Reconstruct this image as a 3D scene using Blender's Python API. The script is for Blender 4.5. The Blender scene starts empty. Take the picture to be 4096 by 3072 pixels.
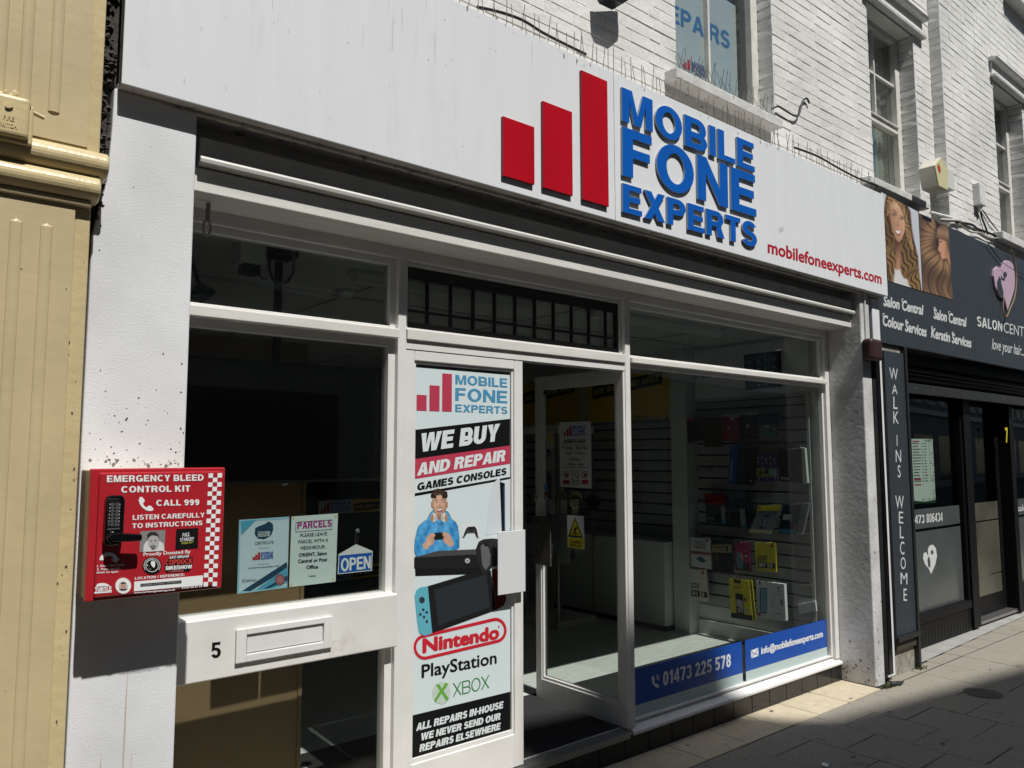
import bpy, bmesh, math, random
from mathutils import Vector, Matrix
random.seed(7)
S = bpy.context.scene
C = S.collection
rad = math.radians
# ------------------------------------------------------------------ camera
CAM = Vector((0, -3.1, 1.70)); FPX = 3120.32
yaw, pitch, roll = rad(39.7168), rad(5.2289), rad(-0.0941)
fw = Vector((math.sin(yaw)*math.cos(pitch), math.cos(yaw)*math.cos(pitch), math.sin(pitch)))
r0 = Vector((math.cos(yaw), -math.sin(yaw), 0)); u0 = r0.cross(fw)
rt = math.cos(roll)*r0 + math.sin(roll)*u0; up = -math.sin(roll)*r0 + math.cos(roll)*u0
cd = bpy.data.cameras.new('camera'); cam = bpy.data.objects.new('camera', cd); C.objects.link(cam)
cd.sensor_width = 36; cd.lens = FPX/4096*36; cd.clip_start = .05; cd.clip_end = 500
M = Matrix((rt, up, -fw)).transposed().to_4x4(); M.translation = CAM; cam.matrix_world = M
S.camera = cam
# ------------------------------------------------------------------ light
SUN = Vector((.05, 1, -1.68)).normalized()
w = bpy.data.worlds.new('World'); S.world = w; w.use_nodes = True
sky = w.node_tree.nodes.new('ShaderNodeTexSky'); sky.sky_type = 'NISHITA'; sky.sun_disc = False
sky.sun_elevation = math.asin(-SUN.z); sky.sun_rotation = math.atan2(-SUN.x, -SUN.y)
w.node_tree.links.new(sky.outputs[0], w.node_tree.nodes['Background'].inputs[0])
w.node_tree.nodes['Background'].inputs[1].default_value = .068
sl = bpy.data.lights.new('sun', 'SUN'); sl.energy = 5; sl.angle = rad(.8); sl.color = (1, .975, .93)
so = bpy.data.objects.new('sun', sl); C.objects.link(so); so.rotation_euler = SUN.to_track_quat('-Z', 'Y').to_euler(); so.location = (0, -6, 12)
S.view_settings.view_transform = 'Standard'; S.view_settings.look = 'None'; S.view_settings.gamma = 1; S.view_settings.exposure = 0
S.cycles.max_bounces = 10; S.cycles.transparent_max_bounces = 24; S.cycles.sample_clamp_indirect = 6

# ------------------------------------------------------------------ surveying: a plane in the place, and where a sight line meets it
class Plane:
    def __init__(s, O, U, V): s.O, s.U, s.V = Vector(O), Vector(U), Vector(V); s.N = s.U.cross(s.V)
    def at(s, p):
        d = fw + rt*(p[0]-2048)/FPX - up*(p[1]-1536)/FPX
        t = (s.O-CAM).dot(s.N)/d.dot(s.N); q = CAM+d*t-s.O
        return Vector((q.dot(s.U), q.dot(s.V)))
    def pt(s, a, d=0): return s.O + s.U*a[0] + s.V*a[1] + s.N*d
def front(y): return Plane((0, y, 0), (1, 0, 0), (0, 0, 1))
def side(x): return Plane((x, 0, 0), (0, -1, 0), (0, 0, 1))
def crop(x0, y0, k): return lambda x, y: (x0+x*k, y0+y*k)
fv = crop(0, 0, 4096/2212)
c2 = crop(1900, 0, .5425); c3 = crop(3000, 0, .4955); c4 = crop(3300, 700, .5426); c5 = crop(3300, 1500, .7836)
ck = crop(250, 1800, .4218); c7 = crop(680, 700, .4823); cA = crop(0, 0, .4973)
d1 = crop(1550, 1350, .4823); d2 = crop(1550, 2150, .5556); d3 = crop(2050, 1350, .5727); d4 = crop(2650, 1250, .4522)
d5 = crop(2650, 1900, .4522); d6 = crop(650, 1950, .6762); d7 = crop(1900, 2250, .6781)
e2 = crop(1550, 950, .5199); e3 = crop(2300, 800, .5651); e5 = crop(3500, 1300, .4218); e6 = crop(3500, 600, .26944); eY = crop(0, 280, .3135)
def X(p, y=0): return front(y).at(p)[0]
def Z(p, y=0): return front(y).at(p)[1]

# ------------------------------------------------------------------ materials
def mat(name, col, rough=.6, var=0, vs=8, bump=0, bs=40, metal=0, spec=.5, col2=None, stretch=None, dirt=0, dcol=(.05, .045, .04), ds=14, dt=.62, coat=0):
    m = bpy.data.materials.new(name); m.use_nodes = True; n = m.node_tree.nodes; l = m.node_tree.links
    b = n['Principled BSDF']; b.inputs['Roughness'].default_value = rough; b.inputs['Metallic'].default_value = metal
    b.inputs['Specular IOR Level'].default_value = spec; b.inputs['Coat Weight'].default_value = coat
    c = (*col, 1); b.inputs['Base Color'].default_value = c
    if var or bump or dirt:
        g = n.new('ShaderNodeNewGeometry'); mp = n.new('ShaderNodeMapping'); l.new(g.outputs['Position'], mp.inputs[0])
        if stretch: mp.inputs['Scale'].default_value = stretch
        src = None
        if var:
            t = n.new('ShaderNodeTexNoise'); t.inputs['Scale'].default_value = vs; t.inputs['Detail'].default_value = 6; l.new(mp.outputs[0], t.inputs[0])
            mx = n.new('ShaderNodeMix'); mx.data_type = 'RGBA'
            k = col2 or tuple(x*(1-var) for x in col); k1 = tuple(min(1, x*(1+var*.5)) for x in col)
            rp = n.new('ShaderNodeMapRange'); rp.inputs[1].default_value = .3; rp.inputs[2].default_value = .7; l.new(t.outputs[0], rp.inputs[0])
            l.new(rp.outputs[0], mx.inputs[0]); mx.inputs[6].default_value = (*k1, 1); mx.inputs[7].default_value = (*k, 1); src = mx.outputs[2]
        if dirt:
            t = n.new('ShaderNodeTexNoise'); t.inputs['Scale'].default_value = ds; t.inputs['Detail'].default_value = 8; t.inputs['Roughness'].default_value = .65; l.new(mp.outputs[0], t.inputs[0])
            rp = n.new('ShaderNodeMapRange'); rp.inputs[1].default_value = dt; rp.inputs[2].default_value = dt+.06; rp.inputs[4].default_value = dirt; l.new(t.outputs[0], rp.inputs[0])
            mx = n.new('ShaderNodeMix'); mx.data_type = 'RGBA'; l.new(rp.outputs[0], mx.inputs[0])
            if src: l.new(src, mx.inputs[6])
            else: mx.inputs[6].default_value = c
            mx.inputs[7].default_value = (*dcol, 1); src = mx.outputs[2]
        if src: l.new(src, b.inputs['Base Color'])
        if bump:
            t = n.new('ShaderNodeTexNoise'); t.inputs['Scale'].default_value = bs; t.inputs['Detail'].default_value = 5; l.new(g.outputs['Position'], t.inputs[0])
            bp = n.new('ShaderNodeBump'); bp.inputs['Strength'].default_value = min(1, bump); bp.inputs['Distance'].default_value = .004; l.new(t.outputs[0], bp.inputs['Height']); l.new(bp.outputs[0], b.inputs['Normal'])
    return m
def glass(name, tint=(.89, .915, .90), rough=0.0, base=.045):
    m = bpy.data.materials.new(name); m.use_nodes = True; n = m.node_tree.nodes; l = m.node_tree.links; n.remove(n['Principled BSDF'])
    tr = n.new('ShaderNodeBsdfTransparent'); tr.inputs[0].default_value = (*tint, 1)
    gl = n.new('ShaderNodeBsdfGlossy'); gl.inputs['Roughness'].default_value = rough
    lw = n.new('ShaderNodeLayerWeight'); lw.inputs[0].default_value = .5
    pw = n.new('ShaderNodeMath'); pw.operation = 'POWER'; pw.inputs[1].default_value = 4.5; l.new(lw.outputs['Facing'], pw.inputs[0])
    ma = n.new('ShaderNodeMath'); ma.operation = 'MULTIPLY_ADD'; ma.inputs[1].default_value = 1-base; ma.inputs[2].default_value = base; l.new(pw.outputs[0], ma.inputs[0])
    mx = n.new('ShaderNodeMixShader'); l.new(ma.outputs[0], mx.inputs[0]); l.new(tr.outputs[0], mx.inputs[1]); l.new(gl.outputs[0], mx.inputs[2])
    l.new(mx.outputs[0], n['Material Output'].inputs[0]); return m
_flat = {}
def ink(r, g, b, rough=.45):
    k = (r, g, b, rough)
    if k not in _flat: _flat[k] = mat('print_colour', (r, g, b), rough, spec=.3)
    return _flat[k]
WHITE = ink(.78, .8, .8); BLACK = ink(.006, .006, .007); RED = ink(.46, .02, .045); BLUE = ink(.012, .1, .43); SKYB = ink(.07, .27, .45)
YEL = ink(.62, .53, .03); GREY = ink(.25, .26, .27)
m_alu = mat('white_sign_panel', (.73, .75, .765), .42, .03, 3, stretch=(4, 4, .5), dirt=.12, dcol=(.5, .51, .5), ds=5, dt=.6, spec=.3)
m_frame = mat('white_frame_paint', (.72, .715, .69), .4, .07, 6, .12, 60, dirt=.35, dcol=(.45, .43, .38), ds=9, dt=.68)
m_woodw = mat('white_gloss_wood', (.70, .69, .65), .42, .1, 5, .25, 30, stretch=(.6, 6, 6), dirt=.5, dcol=(.35, .32, .28), ds=7, dt=.66)
m_stucco = mat('white_render', (.71, .72, .735), .85, .16, 2.5, .26, 170, dirt=.55, dcol=(.16, .14, .13), ds=42, dt=.70)
m_stucco2 = mat('grubby_render', (.58, .58, .575), .85, .3, 3, .8, 30, dirt=.6, dcol=(.22, .2, .17), ds=12, dt=.63)
m_brick = mat('painted_brick', (.75, .745, .715), .7, .16, 2.2, 1, 30, dirt=.8, dcol=(.17, .15, .13), ds=17, dt=.715)
m_yellow = mat('cream_yellow_paint', (.55, .45, .265), .36, .09, 4, .3, 22, dirt=.8, dcol=(.12, .1, .06), ds=26, dt=.735)
m_yellow2 = mat('cream_yellow_trim', (.585, .475, .265), .33, .1, 5, .5, 30, dirt=.9, dcol=(.1, .085, .05), ds=20, dt=.70)
m_glass = glass('window_glass'); m_glass_o = glass('old_window_glass', (.9, .92, .91), .02, .13)
m_black = mat('black_plastic', (.008, .008, .009), .35); m_blackg = mat('black_gloss', (.004, .004, .005), .12)
m_dark = mat('charcoal_paint', (.018, .019, .021), .4, .2, 6, .1, 40)
m_salon = mat('slate_grey_sign', (.036, .044, .052), .45, .12, 4, dirt=.3, dcol=(.07, .075, .08), ds=6, dt=.62, stretch=(3, 3, .7))
m_steel = mat('satin_steel', (.42, .42, .41), .35, metal=.9, var=.1, vs=30, stretch=(1, 20, 20))
m_tile = mat('black_wall_tile', (.012, .012, .013), .18, dirt=.5, dcol=(.1, .1, .1), ds=70, dt=.72)
m_pale = mat('pale_paving', (.5, .43, .31), .85, .12, 14, .4, 160, dirt=.5, dcol=(.14, .12, .09), ds=16, dt=.70)
m_slab = mat('grey_paving', (.27, .248, .205), .9, .24, 70, .8, 120, dirt=.5, dcol=(.13, .11, .085), ds=5, dt=.6)
m_floor = mat('pale_plank_floor', (.62, .635, .60), .5, .16, 5, stretch=(1.2, 9, 1))
m_mdf = mat('brown_board', (.215, .14, .068), .75, .1, 4, .1, 60)
m_lead = mat('lead_strip', (.012, .012, .012), .6)
m_inwall = mat('interior_white', (.6, .61, .6), .6, .05, 3); m_slat = mat('slatwall_white', (.31, .31, .30), .4)
m_groove = mat('slat_groove', (.01, .015, .03), .5)
m_card = mat('white_card', (.7, .71, .71), .5)

# ------------------------------------------------------------------ mesh building
BASE = {}
class MB:
    def __init__(s): s.v, s.f, s.m = [], [], []
    def face(s, pts, mi=0):
        i = len(s.v); s.v += [Vector(p) for p in pts]; s.f.append(tuple(range(i, i+len(pts)))); s.m.append(mi)
    def box(s, x0, x1, y0, y1, z0, z1, mi=0):
        i = len(s.v); s.v += [Vector((x, y, z)) for z in (z0, z1) for y in (y0, y1) for x in (x0, x1)]
        for q in ((0, 2, 3, 1), (4, 5, 7, 6), (0, 1, 5, 4), (2, 6, 7, 3), (0, 4, 6, 2), (1, 3, 7, 5)): s.f.append(tuple(i+k for k in q)); s.m.append(mi)
        return s
    def slab(s, P, pts, d0, d1, mi=0, ms=None):   # a polygon of plane P made thick from depth d0 to d1
        a = sum(pts[k][0]*pts[(k+1) % len(pts)][1]-pts[(k+1) % len(pts)][0]*pts[k][1] for k in range(len(pts)))
        if a < 0: pts = pts[::-1]
        n = len(pts); i = len(s.v); s.v += [P.pt(p, d1) for p in pts]+[P.pt(p, d0) for p in pts]
        s.f.append(tuple(range(i, i+n))); s.m.append(mi); s.f.append(tuple(range(i+2*n-1, i+n-1, -1))); s.m.append(mi)
        for k in range(n): s.f.append((i+k, i+n+k, i+n+(k+1) % n, i+(k+1) % n)); s.m.append(mi if ms is None else ms)
        return s
    def tube(s, path, r, n=8, mi=0, cap=True):
        path = [Vector(p) for p in path]; rings = []
        for k, p in enumerate(path):
            t = (path[min(k+1, len(path)-1)]-path[max(k-1, 0)]).normalized(); a = t.orthogonal().normalized() if k == 0 else (rings_a - t*rings_a.dot(t)).normalized()
            rings_a = a; b = t.cross(a); rr = r[k] if isinstance(r, (list, tuple)) else r; i = len(s.v)
            s.v += [p+(a*math.cos(q)+b*math.sin(q))*rr for q in [2*math.pi*j/n for j in range(n)]]; rings.append(i)
        for a, b in zip(rings, rings[1:]):
            for j in range(n): s.f.append((a+j, a+(j+1) % n, b+(j+1) % n, b+j)); s.m.append(mi)
        if cap:
            s.f.append(tuple(rings[0]+j for j in range(n-1, -1, -1))); s.f.append(tuple(rings[-1]+j for j in range(n))); s.m += [mi, mi]
        return s
    def extrude_x(s, prof, x0, x1, mi=0):          # closed (y,z) profile run along x
        n = len(prof); i = len(s.v); s.v += [Vector((x0, y, z)) for y, z in prof]+[Vector((x1, y, z)) for y, z in prof]
        for k in range(n): s.f.append((i+k, i+(k+1) % n, i+n+(k+1) % n, i+n+k)); s.m.append(mi)
        s.f.append(tuple(range(i+n-1, i-1, -1))); s.f.append(tuple(range(i+n, i+2*n))); s.m += [mi, mi]
        return s
    def build(s, name, mats, parent=None, bevel=0, seg=2, smooth=False, recalc=True):
        me = bpy.data.meshes.new(name)
        if parent is not None: off = BASE[parent.name]
        else:
            lo = [min(v[k] for v in s.v) for k in range(3)]; hi = [max(v[k] for v in s.v) for k in range(3)]
            off = Vector(((lo[0]+hi[0])/2, (lo[1]+hi[1])/2, lo[2]))
        me.from_pydata([v-off for v in s.v], [], s.f)
        for mm in (mats if isinstance(mats, (list, tuple)) else [mats]): me.materials.append(mm)
        for p, k in zip(me.polygons, s.m): p.material_index = k; p.use_smooth = smooth
        if recalc:
            b = bmesh.new(); b.from_mesh(me); bmesh.ops.recalc_face_normals(b, faces=b.faces); b.to_mesh(me); b.free()
        o = bpy.data.objects.new(name, me); C.objects.link(o)
        if parent is not None: o.parent = parent; BASE[o.name] = off
        else: o.location = off; BASE[o.name] = off
        if bevel:
            md = o.modifiers.new('bevel', 'BEVEL'); md.width = bevel; md.segments = seg; md.limit_method = 'ANGLE'; md.angle_limit = rad(40); md.harden_normals = False
        return o
def tag(o, label, cat=None, group=None, kind=None):
    if label: o['label'] = label
    if cat: o['category'] = cat
    if group: o['group'] = group
    if kind: o['kind'] = kind
    return o
def thing(name, label, cat, loc, group=None):
    o = bpy.data.objects.new(name, None); C.objects.link(o); o.location = loc; o.empty_display_size = .1; BASE[o.name] = Vector(loc)
    return tag(o, label, cat, group)
def box(name, m, parent, x0, x1, y0, y1, z0, z1, bevel=0): return MB().box(x0, x1, y0, y1, z0, z1).build(name, m, parent, bevel)
def quad(P, pts): return [P.at(p) for p in pts]
def rect(P, tl, br): a, b = P.at(tl), P.at(br); return [Vector((a[0], b[1])), Vector((b[0], b[1])), Vector((b[0], a[1])), Vector((a[0], a[1]))]
def patch(name, P, pts, m, parent, d=.0006, th=.0004):   # a printed or cut flat piece lying on plane P (pts are plane coordinates)
    return MB().slab(P, [Vector(p) for p in pts], d-th, d).build(name, m, parent)
def ell(P, c, rx, ry, n=28, a0=0, a1=360): # ellipse drawn round a sighted centre
    return [P.at((c[0]+rx*math.cos(rad(a)), c[1]-ry*math.sin(rad(a)))) for a in [a0+(a1-a0)*k/n for k in range(n if a1-a0 == 360 else n+1)]]

# ------------------------------------------------------------------ lettering: bold grotesque capitals and figures drawn here, lower case from the built-in font
def arcp(cx, cy, rx, ry, tx, ty, a0, a1):
    n = max(4, int(abs(a1-a0)/11)); A = [rad(a0+(a1-a0)*k/n) for k in range(n+1)]
    return [(cx+rx*math.cos(a), cy+ry*math.sin(a)) for a in A]+[(cx+(rx-tx)*math.cos(a), cy+(ry-ty)*math.sin(a)) for a in A[::-1]]
def glyph(ch, w):
    h = w*.86; R = lambda x0, y0, x1, y1: [(x0, y0), (x1, y0), (x1, y1), (x0, y1)]; p = []; t = []
    if ch == 'I': return [R(0, 0, w, 1)], [], w
    if ch in 'EFL':
        W = {'E': .66, 'F': .61, 'L': .6}[ch]; p = [R(0, 0, w, 1)]
        if ch != 'F': p.append(R(w, 0, W, h))
        if ch != 'L': p += [R(w, 1-h, W-.02, 1), R(w, .5-h*.45, W-.06, .5+h*.55)]
        return p, t, W
    if ch == 'T': W = .64; return [R(0, 1-h, W, 1), R(W/2-w/2, 0, W/2+w/2, 1-h)], t, W
    if ch == 'H': W = .74; return [R(0, 0, w, 1), R(W-w, 0, W, 1), R(w, .5-h/2, W-w, .5+h/2)], t, W
    if ch in 'O0Q':
        W = .82 if ch != '0' else .58; return [arcp(W/2, .5, W/2, .515, w, h, 0, 180), arcp(W/2, .5, W/2, .515, w, h, 180, 360)], [[(W*.5, .25), (W*.62, .33), (W+.02, 0), (W-.16, -.04)]] if ch == 'Q' else t, W
    if ch == 'C': W = .76; return [arcp(W/2+.02, .5, W/2+.02, .515, w, h, 42, 318)], t, W
    if ch == 'G': W = .82; return [arcp(W/2, .5, W/2, .515, w, h, 42, 338)], [R(W*.52, .33, W, .33+h), R(W-w*.8, .02, W, .33)], W
    if ch == 'D':
        W = .76; xc = W-.4; return [R(0, 0, w, 1), R(w, 0, xc, h), R(w, 1-h, xc, 1), arcp(xc, .5, W-xc, .5, w, h, -90, 90)], t, W
    if ch == 'B':
        W = .74; xc = W-.28; y = .54; return [R(0, 0, w, 1), R(w, 0, xc, h), R(w, y-h, xc, y), R(w, 1-h, xc-.02, 1), arcp(xc, y/2, W-xc, y/2, w, h, -90, 90)], [arcp(xc-.02, (1+y-h)/2, W-xc-.01, (1-y+h)/2, w, h, -62, 90)], W
    if ch in 'PR':
        W = .7 if ch == 'P' else .74; xc = W-.31; y = .40; p = [R(0, 0, w, 1), R(w, 1-h, xc, 1), R(w, y, xc, y+h), arcp(xc, (1+y)/2, W-xc-(0 if ch == 'P' else .02), (1-y)/2, w, h, -90, 90)]
        if ch == 'R': t = [[(W-w-.03, 0), (W+.02, 0), (W-.16, y+h*.6), (W-.36, y+h*.5)]]
        return p, t, W
    if ch == 'S':
        W = .68; ru = (1.02+h)/2*.49; rl = (1.02+h)/2*.51; return [arcp(W/2, 1.01-ru, W/2-.02, ru, w*.98, h, 22, 270), arcp(W/2, rl-.01, W/2, rl, w*.98, h, 90, -160)], t, W
    if ch == 'U': W = .73; return [R(0, .34, w, 1), R(W-w, .34, W, 1), arcp(W/2, .34, W/2, .355, w, h, 180, 360)], t, W
    if ch == 'J': W = .55; return [R(W-w, .3, W, 1), arcp(W/2, .3, W/2, .315, w, h, 180, 360)], t, W
    if ch == 'M':
        W = .88; g = w*1.05; return [[(0, 0), (w*.95, 0), (w*.95, .68), (W/2-w*.47, 0), (W/2+w*.47, 0), (W-w*.95, .68), (W-w*.95, 0), (W, 0), (W, 1), (W-g*1.25, 1), (W/2, .28), (g*1.25, 1), (0, 1)]], t, W
    if ch == 'N': W = .74; return [[(0, 0), (w*.95, 0), (w*.95, .63), (W-w, 0), (W, 0), (W, 1), (W-w*.95, 1), (W-w*.95, .37), (w, 1), (0, 1)]], t, W
    if ch == 'V': W = .74; return [[(W/2-w*.53, 0), (W/2+w*.53, 0), (W, 1), (W-w*1.05, 1), (W/2, .27), (w*1.05, 1), (0, 1)]], t, W
    if ch == 'A': W = .78; return [[(0, 0), (w*1.05, 0), (W/2, .74), (W-w*1.05, 0), (W, 0), (W/2+w*.55, 1), (W/2-w*.55, 1)]], [R(W*.24, .2, W*.76, .2+h)], W
    if ch == 'W': W = 1.1; return [[(.2, 0), (.2+w, 0), (W/2, .68), (W-.2-w, 0), (W-.2, 0), (W, 1), (W-w, 1), (W-.2-w*.45, .33), (W/2+w*.5, 1), (W/2-w*.5, 1), (.2+w*.45, .33), (w, 1), (0, 1)]], t, W
    if ch == 'X': W = .74; return [[(0, 0), (w*1.12, 0), (W, 1), (W-w*1.12, 1)]], [[(W-w*1.12, 0), (W, 0), (w*1.12, 1), (0, 1)]], W
    if ch == 'Y': W = .74; return [[(W/2-w/2, 0), (W/2+w/2, 0), (W/2+w/2, .4), (W, 1), (W-w*1.15, 1), (W/2, .6), (w*1.15, 1), (0, 1), (W/2-w/2, .4)]], t, W
    if ch == 'K': W = .76; return [R(0, 0, w, 1)], [[(w*.9, .28), (w*.9, .55), (W-w*1.3, 1), (W-.01, 1), (w*1.5, .45)], [(W-w*1.2, 0), (W, 0), (w*2.1, .62), (w*1.4, .45)]], W
    if ch == 'Z': W = .64; return [R(0, 0, W, h), R(0, 1-h, W, 1), [(0, h), (w*1.3, h), (W, 1-h), (W-w*1.3, 1-h)]], t, W
    if ch == '1': W = .36; return [R(W-w, 0, W, 1)], [[(0, .66), (W-w, .7), (W-w, 1), (W-w*1.1, .98), (0, .82)]], W
    if ch == '2':
        W = .57; q = [(W/2+W/2*math.cos(rad(-38)), .7+.31*math.sin(rad(-38))), (W/2+(W/2-w)*math.cos(rad(-38)), .7+(.31-h)*math.sin(rad(-38)))]
        return [arcp(W/2, .7, W/2, .31, w, h, 170, -38), R(0, 0, W, h), [q[0], q[1], (0, h), (w*1.35, h)]], t, W
    if ch == '3': W = .57; ru = (1.02+h)/2*.48; rl = (1.02+h)/2*.52; return [arcp(W/2, 1.01-ru, W/2-.02, ru, w, h, 160, -90), arcp(W/2, rl-.01, W/2, rl, w, h, 90, -160)], t, W
    if ch == '4': W = .6; return [R(W-w-.07, 0, W-.07, 1), R(0, .2, W-w-.07, .2+h), R(W-.07, .2, W, .2+h), [(0, .2+h), (w*.8, .2+h), (W-w-.07, .76), (W-w-.07, 1)]], t, W
    if ch == '5': W = .57; return [R(.06, 1-h, W-.03, 1), [(.03, .42), (.03+w*.85, .5), (.06+w*.9, 1-h), (.06, 1-h)], arcp(W/2, .32, W/2, .33, w, h, 118, -158)], t, W
    if ch in '69':
        W = .57; p = [arcp(W/2, .32, W/2, .33, w, h, 0, 180), arcp(W/2, .32, W/2, .33, w, h, 180, 360)]; t = [arcp(W/2, .5, W/2, .515, w, h, 38, 188)]
        if ch == '9': p = [[(W-x, 1-y) for x, y in q] for q in p]; t = [[(W-x, 1-y) for x, y in q] for q in t]
        return p, t, W
    if ch == '7': W = .56; return [R(0, 1-h, W, 1), [(.1, 0), (.1+w*1.05, 0), (W, 1-h), (W-w*1.1, 1-h)]], t, W
    if ch == '8': W = .57; ru = (1.02+h)/2*.48; rl = (1.02+h)/2*.52; return [arcp(W/2, rl-.01, W/2, rl, w, h, 0, 180), arcp(W/2, rl-.01, W/2, rl, w, h, 180, 360)], [arcp(W/2, 1.01-ru, W/2-.02, ru, w, h, -35, 215)], W
    if ch == '-': return [R(0, .34, .3, .34+h)], t, .3
    if ch in '.': return [R(0, 0, w, w)], t, w
    if ch == ':': return [R(0, .05, w, .05+w), R(0, .5, w, .5+w)], t, w
    if ch == '/': return [[(0, 0), (w*.7, 0), (.4, 1), (.4-w*.7, 1)]], t, .4
    if ch == '|': return [R(0, -.1, w*.5, 1.1)], t, w*.5
    return [], [], .3
def layout(s, w, gap=.09):
    x = 0; out = []
    for ch in s:
        if ch == ' ': x += .3; continue
        p, t, W = glyph(ch, w); out.append(([[(a+x, b) for a, b in q] for q in p], [[(a+x, b) for a, b in q] for q in t])); x += W+gap
    return out, x-gap
def basis(P, bl, br, tl):
    o = P.at(bl); return o, P.at(br)-o, P.at(tl)-o
def caps(P, s, bl, br, tl, m, parent, w=.2, d=.0012, th=.0006, shear=0, gap=.09, name='lettering', raw=False):
    o, ex, ez = (bl, br-bl, tl-bl) if raw else basis(P, bl, br, tl)
    L, W = layout(s, w, gap); W += shear; mb = MB(); mp = lambda q: o+ex*((q[0]+shear*q[1])/W)+ez*q[1]
    for p, t in L:
        for q in p: mb.slab(P, [mp(k) for k in q], d-th, d)
        for q in t: mb.slab(P, [mp(k) for k in q], d-th, d-.0002)
    return mb.build(name, m, parent)
_bc = {}
def bglyphs(s, bold):
    if s not in _bc:
        c = bpy.data.curves.new('t', 'FONT'); c.body = s; c.resolution_u = 3; o = bpy.data.objects.new('t', c); C.objects.link(o)
        me = bpy.data.meshes.new_from_object(o.evaluated_get(bpy.context.evaluated_depsgraph_get()))
        _bc[s] = ([(v.co.x, v.co.y) for v in me.vertices], [tuple(p.vertices) for p in me.polygons])
        bpy.data.objects.remove(o); bpy.data.curves.remove(c); bpy.data.meshes.remove(me)
    return _bc[s]
CAPH = None
def words(P, s, bl, br, tl, m, parent, bold=0, d=.0012, shear=0, name='lettering', raw=False):
    global CAPH
    if CAPH is None: CAPH = max(y for x, y in bglyphs('H', 0)[0])
    o, ex, ez = (bl, br-bl, tl-bl) if raw else basis(P, bl, br, tl)
    v, f = bglyphs(s, bold); x0 = min(a for a, b in v); W = max(a for a, b in v)-x0+shear*CAPH; mb = MB()
    offs = [(0, 0)] if not bold else [(math.cos(k*math.pi/3), math.sin(k*math.pi/3)) for k in range(6)]
    for k, (dx, dy) in enumerate(offs):
        i = len(mb.v); mb.v += [P.pt(o+ex*((a-x0+shear*b+dx*bold)/W)+ez*((b+dy*bold)/CAPH), d-k*.00008) for a, b in v]
        for q in f: mb.f.append(tuple(i+j for j in q)); mb.m.append(0)
    return mb.build(name, m, parent, recalc=False)
def logo(P, parent, bars, lines, red, blue, w=.2, d=.0012):      # three rising bars and the three stacked words
    for tl, br in bars: patch('bar', P, rect(P, tl, br), red, parent, d)
    for s, bl, br, tl in lines: caps(P, s, bl, br, tl, blue, parent, w, d)

import numpy as np
m_photo = bpy.data.materials.new('printed_photograph'); m_photo.use_nodes = True
_a = m_photo.node_tree.nodes.new('ShaderNodeAttribute'); _a.attribute_name = 'print'; _b = m_photo.node_tree.nodes['Principled BSDF']; _b.inputs['Roughness'].default_value = .4
m_photo.node_tree.links.new(_a.outputs['Color'], _b.inputs['Base Color'])
class Print:          # a printed picture: a fine grid of ink dots laid on plane P
    def __init__(s, P, conv, quad_, nu, nv):
        S_, T_ = np.meshgrid(np.linspace(0, 1, nu), np.linspace(0, 1, nv)); q = np.array(quad_, float); S1_, T1_ = S_[..., None], T_[..., None]
        xy = q[0]*(1-S1_)*(1-T1_)+q[1]*S1_*(1-T1_)+q[2]*S1_*T1_+q[3]*(1-S1_)*T1_
        s.P, s.conv, s.nu, s.nv = P, conv, nu, nv; s.X, s.Y = xy[..., 0], xy[..., 1]; s.C = np.zeros((nv, nu, 3)); s.keep = np.zeros((nv, nu))
    def mask(s, pts, soft=3):
        X, Y = s.X, s.Y; ins = np.zeros(X.shape, bool); D = np.full(X.shape, 1e9)
        for (x0, y0), (x1, y1) in zip(pts, pts[1:]+pts[:1]):
            c = ((y0 > Y) != (y1 > Y)); xx = (x1-x0)*(Y-y0)/((y1-y0) or 1e-9)+x0; ins ^= c & (X < xx)
            dx, dy = x1-x0, y1-y0; t = np.clip(((X-x0)*dx+(Y-y0)*dy)/(dx*dx+dy*dy+1e-9), 0, 1); D = np.minimum(D, np.hypot(X-x0-t*dx, Y-y0-t*dy))
        return np.clip(.5+np.where(ins, D, -D)/soft, 0, 1)
    def blob(s, x, y, rx, ry, soft=.5): r = np.sqrt(((s.X-x)/rx)**2+((s.Y-y)/ry)**2); return np.clip((1-r)/soft+.5, 0, 1)
    def put(s, m, col): c = np.array(col, float); s.C = s.C*(1-m[..., None])+c*m[..., None]; s.keep = np.maximum(s.keep, m)
    def mix(s, m, c0, c1, v): v = np.clip(v, 0, 1)[..., None]; s.put(m, np.array(c0)*(1-v)+np.array(c1)*v)
    def build(s, parent, d, name='printed_photograph', cut=False):
        me = bpy.data.meshes.new(name); off = BASE[parent.name]
        vs = [s.P.pt(s.P.at(s.conv(x, y)), d)-off for x, y in zip(s.X.ravel(), s.Y.ravel())]; n = s.nu; k = s.keep.ravel()
        fs = [(i, i+n, i+n+1, i+1) for j in range(s.nv-1) for i in range(j*n, j*n+n-1) if not cut or max(k[i], k[i+n], k[i+n+1], k[i+1]) > .5]
        me.from_pydata(vs, [], fs); at_ = me.color_attributes.new('print', 'FLOAT_COLOR', 'POINT')
        at_.data.foreach_set('color', np.concatenate([np.clip(s.C, 0, 1).reshape(-1, 3), np.ones((s.nu*s.nv, 1))], 1).astype(np.float32).ravel())
        me.materials.append(m_photo); o = bpy.data.objects.new(name, me); C.objects.link(o); o.parent = parent; BASE[o.name] = off; return o
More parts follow.
